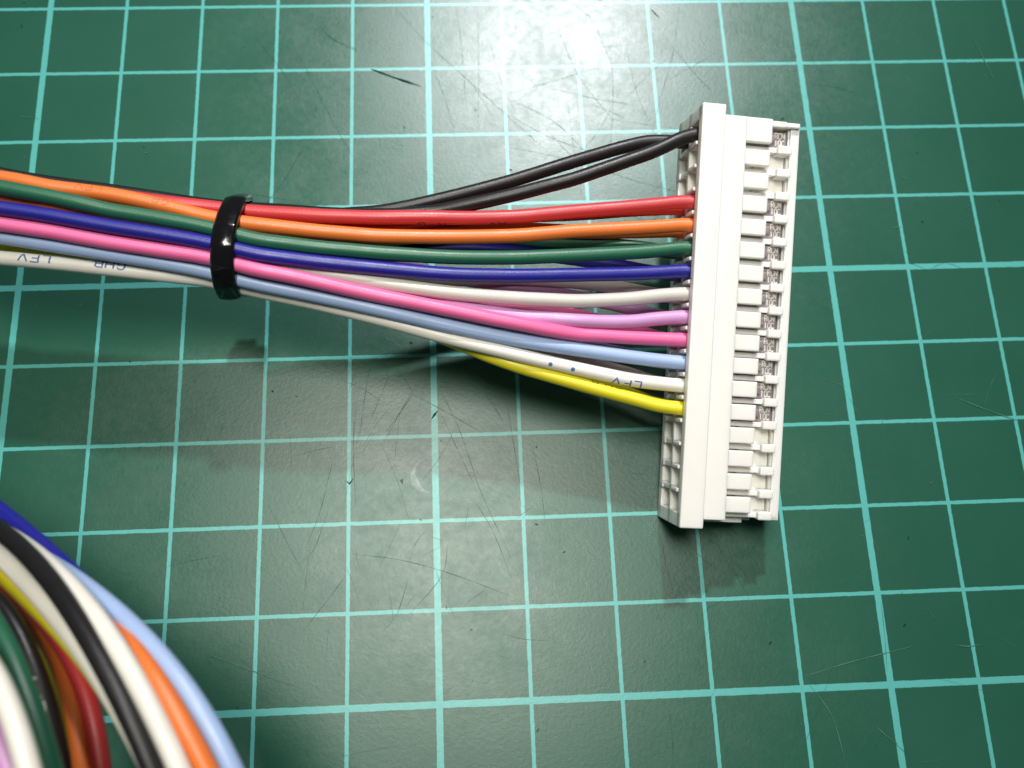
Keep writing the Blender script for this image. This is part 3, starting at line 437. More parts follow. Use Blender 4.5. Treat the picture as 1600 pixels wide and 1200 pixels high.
COIL = {
    'blue': [(-4.453,-5.295,0.09),(-4.059,-5.32,0.154),(-3.67,-5.351,0.234),(-3.291,-5.394,0.346),(-2.923,-5.449,0.488),(-2.563,-5.516,0.649),(-2.213,-5.595,0.824),(-1.868,-5.684,1.005),(-1.527,-5.786,1.187),(-1.188,-5.9,1.366),(-0.849,-6.027,1.534),(-0.509,-6.17,1.685),(-0.166,-6.327,1.813),(0.179,-6.502,1.907),(0.521,-6.69,1.988),(0.852,-6.889,2.089),(1.168,-7.097,2.217),(1.476,-7.311,2.355),(1.776,-7.531,2.493),(2.07,-7.761,2.629),(2.356,-8.002,2.767),(2.631,-8.257,2.906),(2.893,-8.524,3.048),(3.141,-8.804,3.189),(3.37,-9.103,3.302),(3.575,-9.429,3.339),(3.763,-9.772,3.302),(3.943,-10.122,3.234),(4.111,-10.471,3.146),(4.259,-10.817,3.021),(4.391,-11.162,2.87),(4.516,-11.506,2.71),(4.631,-11.849,2.54),(4.726,-12.189,2.356),(4.808,-12.529,2.162),(4.887,-12.868,1.965),(4.957,-13.209,1.769),(5.009,-13.553,1.572),(5.05,-13.899,1.376),(5.087,-14.246,1.181),(5.115,-14.597,0.993),(5.126,-14.957,0.82),(5.125,-15.322,0.658),(5.118,-15.69,0.503),(5.1,-16.063,0.369),(5.062,-16.447,0.274),(5.012,-16.836,0.201),(4.959,-17.227,0.132)],
    'lightblue': [(-4.302,-6.074,0.08),(-3.907,-6.067,0.145),(-3.517,-6.066,0.228),(-3.136,-6.079,0.345),(-2.765,-6.105,0.49),(-2.402,-6.144,0.653),(-2.047,-6.196,0.83),(-1.696,-6.26,1.011),(-1.347,-6.338,1.191),(-0.999,-6.428,1.366),(-0.649,-6.533,1.528),(-0.295,-6.653,1.672),(0.062,-6.79,1.785),(0.419,-6.943,1.872),(0.765,-7.107,1.971),(1.089,-7.271,2.116),(1.394,-7.421,2.312),(1.686,-7.556,2.545),(1.969,-7.688,2.796),(2.248,-7.831,3.043),(2.529,-7.996,3.27),(2.815,-8.192,3.464),(3.096,-8.427,3.613),(3.357,-8.703,3.706),(3.582,-9.022,3.734),(3.765,-9.371,3.709),(3.921,-9.733,3.65),(4.067,-10.098,3.577),(4.207,-10.462,3.491),(4.328,-10.823,3.372),(4.429,-11.179,3.22),(4.523,-11.533,3.055),(4.612,-11.886,2.887),(4.688,-12.236,2.709),(4.745,-12.583,2.517),(4.793,-12.927,2.32),(4.838,-13.272,2.122),(4.875,-13.616,1.926),(4.896,-13.962,1.73),(4.904,-14.31,1.536),(4.908,-14.657,1.344),(4.908,-15.006,1.156),(4.893,-15.361,0.98),(4.862,-15.722,0.817),(4.823,-16.086,0.659),(4.779,-16.451,0.506),(4.722,-16.821,0.378),(4.644,-17.2,0.287),(4.556,-17.583,0.215),(4.465,-17.966,0.145)],
    'white': [(-4.778,-6.304,0.09),(-4.384,-6.276,0.168),(-3.993,-6.252,0.257),(-3.611,-6.24,0.379),(-3.238,-6.242,0.531),(-2.871,-6.254,0.697),(-2.513,-6.279,0.874),(-2.159,-6.314,1.056),(-1.806,-6.359,1.235),(-1.455,-6.417,1.406),(-1.105,-6.485,1.566),(-0.752,-6.568,1.715),(-0.397,-6.666,1.856),(-0.039,-6.776,1.985),(0.325,-6.903,2.083),(0.685,-7.04,2.172),(1.022,-7.181,2.308),(1.328,-7.32,2.511),(1.614,-7.459,2.749),(1.888,-7.608,2.996),(2.153,-7.774,3.239),(2.417,-7.963,3.465),(2.675,-8.187,3.662),(2.92,-8.455,3.813),(3.145,-8.764,3.901),(3.342,-9.104,3.921),(3.507,-9.462,3.888),(3.654,-9.828,3.828),(3.796,-10.195,3.759),(3.929,-10.56,3.676),(4.043,-10.921,3.557),(4.139,-11.277,3.407),(4.228,-11.632,3.246),(4.314,-11.986,3.081),(4.387,-12.337,2.906),(4.441,-12.683,2.715),(4.485,-13.028,2.517),(4.528,-13.372,2.318),(4.565,-13.716,2.118),(4.587,-14.061,1.919),(4.593,-14.408,1.719),(4.595,-14.755,1.52),(4.594,-15.102,1.322),(4.584,-15.453,1.131),(4.556,-15.81,0.956),(4.515,-16.172,0.792),(4.471,-16.535,0.631),(4.421,-16.901,0.48),(4.353,-17.273,0.361),(4.267,-17.652,0.277),(4.173,-18.034,0.206),(4.079,-18.417,0.137)],
    'orange': [(-4.036,-6.383,0.08),(-3.643,-6.371,0.147),(-3.254,-6.366,0.229),(-2.873,-6.373,0.343),(-2.501,-6.393,0.485),(-2.137,-6.426,0.646),(-1.781,-6.472,0.821),(-1.429,-6.528,1.001),(-1.08,-6.598,1.182),(-0.732,-6.679,1.358),(-0.383,-6.774,1.521),(-0.03,-6.884,1.666),(0.325,-7.009,1.788),(0.684,-7.15,1.882),(1.036,-7.303,1.979),(1.363,-7.459,2.133),(1.658,-7.614,2.353),(1.928,-7.762,2.61),(2.184,-7.906,2.884),(2.437,-8.054,3.157),(2.69,-8.216,3.418),(2.944,-8.411,3.642),(3.189,-8.666,3.786),(3.411,-8.977,3.837),(3.605,-9.32,3.82),(3.775,-9.676,3.768),(3.936,-10.035,3.703),(4.091,-10.395,3.629),(4.231,-10.751,3.53),(4.349,-11.103,3.395),(4.457,-11.454,3.242),(4.562,-11.804,3.083),(4.656,-12.152,2.915),(4.731,-12.496,2.73),(4.794,-12.838,2.534),(4.854,-13.18,2.335),(4.909,-13.522,2.135),(4.95,-13.866,1.933),(4.976,-14.212,1.731),(4.994,-14.558,1.526),(5.01,-14.905,1.323),(5.018,-15.256,1.126),(5.008,-15.614,0.945),(4.985,-15.978,0.777),(4.959,-16.343,0.614),(4.926,-16.711,0.463),(4.875,-17.087,0.347),(4.806,-17.471,0.265),(4.731,-17.857,0.194),(4.655,-18.244,0.124)],
    'black': [(-5.779,-5.797,0.09),(-5.384,-5.789,0.174),(-4.991,-5.783,0.252),(-4.604,-5.783,0.341),(-4.228,-5.798,0.461),(-3.859,-5.821,0.606),(-3.495,-5.851,0.764),(-3.139,-5.892,0.937),(-2.79,-5.943,1.124),(-2.444,-5.999,1.315),(-2.1,-6.064,1.507),(-1.758,-6.141,1.699),(-1.417,-6.224,1.89),(-1.074,-6.315,2.074),(-0.729,-6.42,2.245),(-0.381,-6.536,2.403),(-0.031,-6.66,2.548),(0.324,-6.799,2.661),(0.682,-6.952,2.743),(1.037,-7.112,2.826),(1.373,-7.277,2.951),(1.683,-7.453,3.126),(1.97,-7.652,3.32),(2.241,-7.878,3.511),(2.497,-8.132,3.68),(2.738,-8.418,3.813),(2.961,-8.731,3.902),(3.157,-9.069,3.935),(3.317,-9.428,3.906),(3.454,-9.798,3.843),(3.584,-10.169,3.771),(3.707,-10.539,3.687),(3.811,-10.903,3.571),(3.896,-11.263,3.421),(3.975,-11.62,3.26),(4.05,-11.977,3.095),(4.113,-12.33,2.921),(4.157,-12.679,2.731),(4.191,-13.024,2.533),(4.223,-13.369,2.334),(4.25,-13.715,2.135),(4.262,-14.061,1.935),(4.259,-14.407,1.736),(4.249,-14.754,1.536),(4.238,-15.101,1.338),(4.218,-15.45,1.146),(4.18,-15.806,0.97),(4.128,-16.166,0.805),(4.073,-16.528,0.643),(4.012,-16.892,0.491),(3.935,-17.261,0.37),(3.837,-17.637,0.284),(3.732,-18.016,0.212),(3.625,-18.395,0.142)],
    'cream': [(-5.462,-5.771,0.08),(-5.069,-5.778,0.144),(-4.677,-5.787,0.216),(-4.291,-5.803,0.312),(-3.917,-5.832,0.446),(-3.55,-5.87,0.6),(-3.188,-5.915,0.766),(-2.836,-5.973,0.946),(-2.49,-6.038,1.135),(-2.146,-6.109,1.326),(-1.805,-6.192,1.518),(-1.466,-6.285,1.708),(-1.127,-6.385,1.895),(-0.786,-6.496,2.07),(-0.442,-6.622,2.231),(-0.096,-6.756,2.378),(0.252,-6.903,2.499),(0.605,-7.066,2.585),(0.955,-7.238,2.665),(1.287,-7.418,2.777),(1.593,-7.62,2.926),(1.88,-7.845,3.085),(2.16,-8.079,3.244),(2.429,-8.33,3.391),(2.683,-8.611,3.506),(2.918,-8.921,3.581),(3.126,-9.253,3.605),(3.31,-9.602,3.572),(3.482,-9.956,3.508),(3.647,-10.311,3.431),(3.796,-10.663,3.327),(3.925,-11.012,3.186),(4.043,-11.36,3.028),(4.156,-11.707,2.865),(4.257,-12.052,2.692),(4.338,-12.394,2.504),(4.409,-12.735,2.307),(4.478,-13.075,2.109),(4.538,-13.417,1.911),(4.582,-13.761,1.713),(4.613,-14.107,1.515),(4.64,-14.454,1.317),(4.662,-14.803,1.124),(4.669,-15.159,0.943),(4.66,-15.522,0.777),(4.644,-15.888,0.615),(4.623,-16.257,0.462),(4.586,-16.633,0.338),(4.53,-17.017,0.246),(4.466,-17.406,0.167),(4.401,-17.794,0.087)],
    'yellow': [(-4.814,-6.091,0.09),(-4.419,-6.095,0.152),(-4.027,-6.103,0.218),(-3.645,-6.122,0.309),(-3.273,-6.153,0.432),(-2.908,-6.195,0.576),(-2.551,-6.248,0.741),(-2.202,-6.313,0.922),(-1.856,-6.386,1.111),(-1.514,-6.472,1.31),(-1.174,-6.568,1.515),(-0.831,-6.673,1.711),(-0.484,-6.792,1.883),(-0.135,-6.922,2.03),(0.216,-7.068,2.145),(0.57,-7.23,2.232),(0.915,-7.402,2.326),(1.239,-7.587,2.461),(1.542,-7.792,2.623),(1.836,-8.008,2.786),(2.126,-8.23,2.944),(2.401,-8.474,3.084),(2.655,-8.755,3.188),(2.882,-9.07,3.233),(3.075,-9.414,3.216),(3.241,-9.771,3.16),(3.397,-10.132,3.089),(3.54,-10.491,2.997),(3.662,-10.846,2.869),(3.769,-11.199,2.716),(3.87,-11.551,2.555),(3.956,-11.9,2.382),(4.024,-12.246,2.195),(4.083,-12.591,2.001),(4.136,-12.936,1.805),(4.176,-13.282,1.61),(4.199,-13.63,1.415),(4.214,-13.978,1.219),(4.224,-14.329,1.028),(4.219,-14.686,0.85),(4.197,-15.049,0.686),(4.167,-15.416,0.53),(4.128,-15.786,0.389),(4.069,-16.164,0.285),(3.995,-16.548,0.208),(3.917,-16.934,0.139)],
    'red': [(-4.674,-6.418,0.09),(-4.28,-6.41,0.163),(-3.889,-6.407,0.242),(-3.507,-6.417,0.349),(-3.134,-6.439,0.485),(-2.768,-6.471,0.64),(-2.412,-6.516,0.811),(-2.06,-6.571,0.993),(-1.712,-6.637,1.177),(-1.366,-6.715,1.361),(-1.021,-6.803,1.541),(-0.673,-6.905,1.709),(-0.323,-7.021,1.86),(0.03,-7.149,1.988),(0.387,-7.294,2.082),(0.742,-7.452,2.162),(1.081,-7.618,2.274),(1.396,-7.793,2.432),(1.697,-7.986,2.608),(1.981,-8.211,2.772),(2.229,-8.485,2.908),(2.416,-8.815,2.998),(2.53,-9.185,3.025),(2.59,-9.574,2.992),(2.627,-9.966,2.93),(2.653,-10.355,2.849),(2.662,-10.735,2.735),(2.654,-11.106,2.59),(2.638,-11.473,2.432),(2.611,-11.833,2.263),(2.566,-12.185,2.079),(2.512,-12.531,1.887),(2.451,-12.875,1.693),(2.377,-13.217,1.499),(2.286,-13.554,1.305),(2.188,-13.89,1.112),(2.081,-14.227,0.925),(1.956,-14.564,0.753),(1.815,-14.902,0.593),(1.666,-15.24,0.443),(1.501,-15.579,0.319),(1.315,-15.919,0.232),(1.118,-16.26,0.161),(0.92,-16.601,0.094)],
    'orange_b': [(-4.25,-7.197,0.09),(-3.859,-7.148,0.152),(-3.471,-7.106,0.231),(-3.091,-7.079,0.342),(-2.719,-7.066,0.479),(-2.354,-7.067,0.634),(-1.995,-7.082,0.802),(-1.639,-7.109,0.974),(-1.284,-7.15,1.15),(-0.928,-7.203,1.325),(-0.569,-7.271,1.489),(-0.205,-7.354,1.636),(0.163,-7.452,1.752),(0.533,-7.567,1.844),(0.889,-7.694,1.959),(1.215,-7.837,2.127),(1.512,-8.003,2.331),(1.782,-8.194,2.548),(2.022,-8.421,2.757),(2.217,-8.708,2.917),(2.35,-9.058,2.996),(2.424,-9.441,2.993),(2.464,-9.832,2.942),(2.491,-10.223,2.872),(2.504,-10.607,2.772),(2.497,-10.98,2.637),(2.481,-11.348,2.483),(2.456,-11.711,2.319),(2.415,-12.065,2.141),(2.361,-12.412,1.951),(2.301,-12.757,1.759),(2.229,-13.099,1.566),(2.141,-13.437,1.373),(2.043,-13.772,1.181),(1.938,-14.108,0.993),(1.817,-14.444,0.817),(1.678,-14.781,0.656),(1.53,-15.118,0.504),(1.369,-15.456,0.372),(1.187,-15.794,0.277),(0.99,-16.134,0.208),(0.79,-16.473,0.144)],
    'blue_b': [(-3.734,-7.295,0.09),(-3.342,-7.251,0.154),(-2.955,-7.218,0.24),(-2.577,-7.2,0.36),(-2.206,-7.198,0.507),(-1.843,-7.213,0.672),(-1.483,-7.242,0.844),(-1.126,-7.286,1.017),(-0.767,-7.346,1.181),(-0.404,-7.423,1.329),(-0.037,-7.518,1.45),(0.334,-7.631,1.537),(0.701,-7.764,1.613),(1.051,-7.925,1.702),(1.354,-8.146,1.786),(1.579,-8.449,1.832),(1.723,-8.809,1.827),(1.8,-9.192,1.781),(1.829,-9.584,1.717),(1.829,-9.975,1.644),(1.805,-10.358,1.541),(1.76,-10.729,1.406),(1.695,-11.09,1.249),(1.613,-11.441,1.078),(1.512,-11.785,0.902),(1.392,-12.123,0.726),(1.253,-12.456,0.557),(1.092,-12.788,0.404),(0.909,-13.117,0.275),(0.703,-13.443,0.18),(0.481,-13.767,0.111)],
    'yellow_b': [(-4.351,-6.952,0.09),(-3.957,-6.931,0.156),(-3.567,-6.916,0.238),(-3.186,-6.914,0.354),(-2.814,-6.926,0.501),(-2.449,-6.95,0.669),(-2.093,-6.988,0.852),(-1.74,-7.036,1.04),(-1.39,-7.097,1.225),(-1.04,-7.171,1.403),(-0.688,-7.258,1.566),(-0.332,-7.36,1.709),(0.027,-7.476,1.829),(0.39,-7.61,1.916),(0.752,-7.759,1.986),(1.1,-7.93,2.068),(1.412,-8.144,2.172),(1.665,-8.418,2.274),(1.848,-8.753,2.327),(1.964,-9.126,2.317),(2.026,-9.514,2.266),(2.056,-9.906,2.2),(2.068,-10.293,2.112),(2.06,-10.67,1.989),(2.036,-11.04,1.84),(1.998,-11.402,1.676),(1.942,-11.754,1.498),(1.874,-12.102,1.313),(1.791,-12.445,1.126),(1.691,-12.785,0.94),(1.579,-13.122,0.759),(1.449,-13.46,0.591),(1.3,-13.797,0.439),(1.135,-14.134,0.307),(0.948,-14.471,0.211),(0.747,-14.808,0.14)],
    'black_b': [(-5.641,-6.41,0.09),(-5.247,-6.4,0.156),(-4.854,-6.391,0.227),(-4.467,-6.39,0.318),(-4.091,-6.402,0.447),(-3.722,-6.424,0.598),(-3.358,-6.452,0.761),(-3.003,-6.492,0.938),(-2.654,-6.542,1.126),(-2.307,-6.596,1.318),(-1.963,-6.661,1.51),(-1.62,-6.738,1.702),(-1.279,-6.82,1.892),(-0.935,-6.912,2.074),(-0.588,-7.018,2.241),(-0.238,-7.133,2.396),(0.114,-7.258,2.533),(0.47,-7.399,2.636),(0.83,-7.553,2.713),(1.184,-7.717,2.791),(1.509,-7.914,2.889),(1.775,-8.175,2.984),(1.975,-8.503,3.035),(2.128,-8.866,3.037),(2.232,-9.244,2.999),(2.291,-9.632,2.936),(2.326,-10.023,2.866),(2.35,-10.41,2.78),(2.356,-10.788,2.659),(2.346,-11.158,2.51),(2.329,-11.524,2.35),(2.298,-11.882,2.177),(2.251,-12.232,1.99),(2.196,-12.578,1.797),(2.133,-12.922,1.603),(2.053,-13.263,1.408),(1.96,-13.6,1.213),(1.861,-13.936,1.02),(1.749,-14.273,0.837),(1.617,-14.611,0.669),(1.474,-14.95,0.511),(1.32,-15.289,0.368),(1.147,-15.629,0.26),(0.955,-15.97,0.182),(0.757,-16.311,0.114)],
    'green': [(-6.358,-4.381,0.09),(-5.971,-4.457,0.163),(-5.585,-4.533,0.237),(-5.201,-4.612,0.32),(-4.828,-4.697,0.433),(-4.469,-4.793,0.587),(-4.117,-4.894,0.759),(-3.767,-4.998,0.936),(-3.425,-5.107,1.117),(-3.094,-5.226,1.308),(-2.768,-5.35,1.499),(-2.444,-5.477,1.685),(-2.122,-5.61,1.868),(-1.805,-5.754,2.052),(-1.492,-5.905,2.239),(-1.179,-6.059,2.428),(-0.867,-6.219,2.615),(-0.554,-6.392,2.789),(-0.24,-6.577,2.952),(0.074,-6.767,3.11),(0.388,-6.963,3.256),(0.705,-7.174,3.367),(1.022,-7.401,3.447),(1.339,-7.633,3.521),(1.644,-7.865,3.619),(1.92,-8.106,3.759),(2.163,-8.379,3.9),(2.369,-8.698,3.992),(2.537,-9.051,4.022),(2.665,-9.423,3.994),(2.771,-9.803,3.933),(2.87,-10.183,3.863),(2.963,-10.562,3.781),(3.038,-10.934,3.666),(3.093,-11.299,3.518),(3.143,-11.661,3.358),(3.189,-12.023,3.197),(3.226,-12.381,3.028),(3.243,-12.732,2.845),(3.25,-13.079,2.654),(3.254,-13.426,2.462),(3.254,-13.772,2.268),(3.242,-14.117,2.073),(3.214,-14.462,1.876),(3.177,-14.806,1.678),(3.138,-15.151,1.48),(3.094,-15.497,1.285),(3.033,-15.846,1.102),(2.956,-16.2,0.932),(2.872,-16.556,0.766),(2.785,-16.912,0.602),(2.687,-17.271,0.458),(2.568,-17.636,0.35),(2.434,-18.004,0.266),(2.298,-18.374,0.187),(2.161,-18.743,0.11)],
    'white_b': [(-7.529,-4.874,0.09),(-7.138,-4.921,0.16),(-6.747,-4.969,0.231),(-6.357,-5.017,0.303),(-5.972,-5.07,0.39),(-5.6,-5.134,0.513),(-5.239,-5.206,0.667),(-4.882,-5.282,0.829),(-4.525,-5.358,0.993),(-4.176,-5.441,1.167),(-3.837,-5.535,1.357),(-3.505,-5.634,1.556),(-3.173,-5.735,1.756),(-2.843,-5.838,1.957),(-2.515,-5.948,2.158),(-2.191,-6.069,2.358),(-1.87,-6.197,2.559),(-1.549,-6.327,2.759),(-1.228,-6.458,2.957),(-0.905,-6.6,3.145),(-0.581,-6.757,3.317),(-0.255,-6.921,3.481),(0.071,-7.087,3.643),(0.397,-7.258,3.795),(0.727,-7.444,3.913),(1.06,-7.646,3.997),(1.394,-7.854,4.069),(1.724,-8.063,4.147),(2.035,-8.281,4.251),(2.304,-8.532,4.379),(2.518,-8.835,4.482),(2.671,-9.186,4.507),(2.782,-9.562,4.464),(2.876,-9.944,4.397),(2.969,-10.326,4.325),(3.055,-10.706,4.242),(3.123,-11.079,4.124),(3.172,-11.444,3.973),(3.214,-11.806,3.809),(3.256,-12.168,3.645),(3.293,-12.529,3.476),(3.313,-12.883,3.293),(3.317,-13.23,3.097),(3.316,-13.576,2.895),(3.314,-13.921,2.693),(3.308,-14.266,2.491),(3.291,-14.61,2.289),(3.257,-14.953,2.087),(3.215,-15.296,1.885),(3.17,-15.638,1.683),(3.125,-15.981,1.483),(3.069,-16.326,1.29),(2.996,-16.675,1.112),(2.909,-17.028,0.945),(2.818,-17.381,0.781),(2.726,-17.735,0.619),(2.624,-18.092,0.477),(2.5,-18.453,0.371),(2.361,-18.819,0.293),(2.218,-19.185,0.221),(2.074,-19.552,0.151)],
    'violet': [(-6.858,-4.074,0.09),(-6.476,-4.17,0.16),(-6.094,-4.266,0.23),(-5.713,-4.363,0.303),(-5.339,-4.464,0.393),(-4.979,-4.574,0.519),(-4.631,-4.692,0.674),(-4.285,-4.811,0.836),(-3.942,-4.933,1.002),(-3.608,-5.06,1.178),(-3.285,-5.197,1.369),(-2.968,-5.337,1.568),(-2.652,-5.479,1.768),(-2.337,-5.623,1.969),(-2.027,-5.777,2.169),(-1.722,-5.941,2.369),(-1.419,-6.108,2.569),(-1.117,-6.277,2.769),(-0.814,-6.451,2.963),(-0.511,-6.639,3.144),(-0.209,-6.839,3.311),(0.094,-7.044,3.474),(0.397,-7.25,3.632),(0.7,-7.468,3.769),(1.005,-7.703,3.867),(1.31,-7.949,3.941),(1.615,-8.198,4.014),(1.909,-8.452,4.097),(2.171,-8.729,4.192),(2.379,-9.047,4.252),(2.535,-9.403,4.238),(2.663,-9.774,4.179),(2.785,-10.149,4.108),(2.902,-10.522,4.029),(3.002,-10.889,3.92),(3.082,-11.251,3.776),(3.153,-11.61,3.615),(3.222,-11.968,3.451),(3.286,-12.325,3.283),(3.332,-12.677,3.101),(3.363,-13.023,2.904),(3.387,-13.368,2.704),(3.411,-13.713,2.503),(3.43,-14.058,2.302),(3.433,-14.403,2.101),(3.421,-14.749,1.9),(3.404,-15.094,1.699),(3.385,-15.44,1.498),(3.362,-15.787,1.301),(3.322,-16.139,1.118),(3.266,-16.496,0.949),(3.203,-16.855,0.785),(3.139,-17.215,0.624),(3.066,-17.578,0.477),(2.973,-17.947,0.367),(2.864,-18.322,0.286),(2.749,-18.698,0.215),(2.634,-19.075,0.145)],
    'yellow_c': [(-6.352,-4.062,0.09),(-5.974,-4.175,0.157),(-5.597,-4.287,0.223),(-5.221,-4.401,0.291),(-4.854,-4.52,0.378),(-4.502,-4.648,0.5),(-4.159,-4.782,0.642),(-3.819,-4.918,0.79),(-3.483,-5.056,0.946),(-3.159,-5.203,1.123),(-2.846,-5.357,1.32),(-2.536,-5.513,1.527),(-2.227,-5.669,1.74),(-1.922,-5.832,1.954),(-1.623,-6.005,2.166),(-1.327,-6.186,2.374),(-1.032,-6.368,2.579),(-0.737,-6.554,2.778),(-0.442,-6.752,2.962),(-0.149,-6.965,3.132),(0.145,-7.182,3.295),(0.438,-7.403,3.453),(0.732,-7.634,3.587),(1.026,-7.884,3.684),(1.32,-8.144,3.758),(1.613,-8.406,3.83),(1.892,-8.675,3.913),(2.131,-8.972,3.987),(2.309,-9.311,3.999),(2.444,-9.678,3.949),(2.565,-10.052,3.881),(2.681,-10.426,3.803),(2.782,-10.795,3.697),(2.862,-11.158,3.555),(2.932,-11.517,3.394),(2.999,-11.876,3.229),(3.059,-12.233,3.056),(3.1,-12.584,2.867),(3.128,-12.931,2.665),(3.151,-13.277,2.457),(3.172,-13.622,2.251),(3.183,-13.968,2.045),(3.178,-14.314,1.841),(3.161,-14.66,1.639),(3.142,-15.006,1.437),(3.119,-15.353,1.239),(3.084,-15.704,1.052),(3.03,-16.06,0.882),(2.967,-16.42,0.721),(2.901,-16.78,0.565),(2.827,-17.143,0.425),(2.734,-17.511,0.321),(2.622,-17.886,0.249),(2.506,-18.262,0.187),(2.389,-18.638,0.125)],
}

# ------------------------------------------------------------------ the surface
def to_mat(px, py, z=0.0):
    """where a sight line of the photograph meets height z (cm): used only to survey marks and wires into the scene"""
    x, y = (px - 800) / FOCAL, (py - 600) / FOCAL
    d = Vector((RC[0][0] * x + RC[1][0] * y + RC[2][0], RC[0][1] * x + RC[1][1] * y + RC[2][1], RC[0][2] * x + RC[1][2] * y + RC[2][2]))
    t = (z - CAM[2]) / d.z
    return Vector(CAM) + d * t

bm = bmesh.new()
bm_box(bm, -22, 38, -24, 20, -0.3, 0.0, 0.03, 2)
mat_obj = bm_obj('cutting_mat', bm, M['mat'])
tag(mat_obj, 'scratched dark green cutting mat printed with a turquoise centimetre grid', None, kind='structure')

rnd = random.Random(7)
def strips(name, lines, mat, z0):
    """tapered shallow cut marks: one joined part"""
    verts, faces = [], []
    for li, (pts, w) in enumerate(lines):
        P = catmull(pts, 0.12) if len(pts) > 2 else [pts[0].lerp(pts[1], k / 10) for k in range(11)]
        n = len(P); base = len(verts); z = z0 + li * 0.00003
        ph = rnd.random() * 9
        for i, p in enumerate(P):
            t = (P[min(i + 1, n - 1)] - P[max(i - 1, 0)]); t.z = 0; t.normalize()
            s = Vector((-t.y, t.x, 0))
            ww = w * (0.25 + 0.75 * math.sin(math.pi * min(1, max(0, i / (n - 1)))) ** 0.5) * (0.75 + 0.35 * math.sin(ph + i * 1.7))
            a, b = p + s * ww / 2, p - s * ww / 2
            verts += [(a.x, a.y, z), (b.x, b.y, z)]
        for i in range(n - 1):
            faces.append((base + 2 * i, base + 2 * i + 1, base + 2 * i + 3, base + 2 * i + 2))
    o = link_mesh(name, verts, faces, mat, mat_obj)
    o['kind'] = 'stuff'
    return o

def px_line(*pp): return [to_mat(x, y) for x, y in pp]
cuts = []
for pp in [((615, 10), (668, 68), (720, 115), (786, 175), (850, 232)), ((676, 105), (694, 150), (712, 215)), ((711, 5), (722, 80), (728, 160)),
           ((746, 8), (748, 110), (747, 205)), ((1062, 5), (1050, 90), (1030, 160), (1018, 215)), ((800, 231), (900, 252), (1000, 285), (1085, 305)),
           ((800, 183), (860, 215), (930, 240)), ((950, 60), (958, 140), (952, 260)), ((870, 40), (905, 120), (960, 190)), ((1040, 60), (1090, 120), (1120, 150)),
           ((579, 569), (570, 620), (562, 683)), ((609, 585), (594, 620), (579, 657)), ((660, 594), (634, 632), (604, 674)), ((651, 600), (628, 640), (600, 690)),
           ((616, 571), (632, 592), (646, 615)), ((686, 606), (715, 665), (737, 727), (752, 770), (800, 875)), ((688, 643), (716, 705), (742, 760)),
           ((791, 625), (802, 690), (812, 755)), ((756, 610), (775, 640), (793, 671)), ((648, 618), (690, 640), (760, 680)),
           ((550, 866), (620, 874), (700, 895), (800, 932)), ((542, 898), (510, 940), (470, 990)), ((260, 886), (300, 876), (346, 868)),
           ((420, 790), (450, 850), (474, 895)), ((512, 800), (490, 860), (468, 880)), ((556, 640), (552, 700), (556, 790)), ((520, 720), (500, 800), (480, 850)),
           ((640, 900), (620, 960), (600, 985)), ((700, 850), (690, 900), (640, 960)), ((740, 780), (770, 830), (800, 905)), ((830, 690), (845, 760), (852, 820)),
           ((1033, 836), (1040, 880), (1052, 925)), ((1120, 850), (1133, 872), (1160, 915), (1172, 940)), ((1270, 132), (1310, 137), (1345, 150)), ((1046, 1110), (1050, 1150), (1052, 1195)),
           ((1415, 410), (1430, 414), (1447, 421)), ((1453, 421), (1464, 415), (1476, 411)), ((1478, 411), (1490, 414), (1505, 420)), ((1410, 393), (1416, 394), (1422, 396)),
           ((1270, 470), (1290, 480), (1298, 492)), ((1376, 940), (1382, 990), (1386, 1050)), ((1395, 1150), (1402, 1165), (1420, 1180)), ((1430, 660), (1432, 668), (1428, 676)),
           ((1080, 190), (1105, 240), (1120, 300)), ((905, 320), (960, 330), (1010, 345)), ((480, 110), (520, 190), (560, 260)), ((400, 60), (440, 110), (470, 160))]:
    cuts.append((px_line(*pp), 0.0056))
def rand_cut(cx, cy, sx, sy, ang, spread, lo, hi, w):
    p = to_mat(rnd.gauss(cx, sx), rnd.gauss(cy, sy)); a = math.radians(rnd.gauss(ang, spread)); l = rnd.uniform(lo, hi)
    d = Vector((math.cos(a), math.sin(a), 0)); k = Vector((-d.y, d.x, 0)) * rnd.gauss(0, 0.03) * l
    return ([p - d * l / 2, p + k, p + d * l / 2], w * rnd.uniform(0.5, 1.1))
for _ in range(22): cuts.append(rand_cut(630, 790, 90, 130, 70, 28, 0.2, 1.1, 0.0034))
for _ in range(18): cuts.append(rand_cut(900, 130, 130, 110, 105, 32, 0.3, 1.6, 0.0036))
for _ in range(26): cuts.append(rand_cut(850, 600, 480, 380, 80, 60, 0.15, 1.2, 0.005))
strips('cut_mark', cuts, M['cut'], 0.0012)
deep = [(px_line((580, 108), (618, 122), (658, 135)), 0.030), (px_line((1018, 15), (1024, 22), (1030, 27)), 0.035), (px_line((552, 748), (546, 756), (542, 752)), 0.035),
        (px_line((626, 750), (628, 755), (629, 748)), 0.045), (px_line((674, 655), (679, 648), (684, 642)), 0.024), (px_line((1220, 188), (1223, 185), (1226, 186)), 0.03)]
for _ in range(34):
    p = to_mat(rnd.uniform(0, 1600), rnd.uniform(0, 1200)); a = rnd.uniform(0, 6.3); l = rnd.uniform(0.015, 0.05)
    d = Vector((math.cos(a), math.sin(a), 0))
    deep.append(([p, p + d * l], rnd.uniform(0.008, 0.022)))
strips('nick', deep, M['cut_deep'], 0.0060)
pale = []
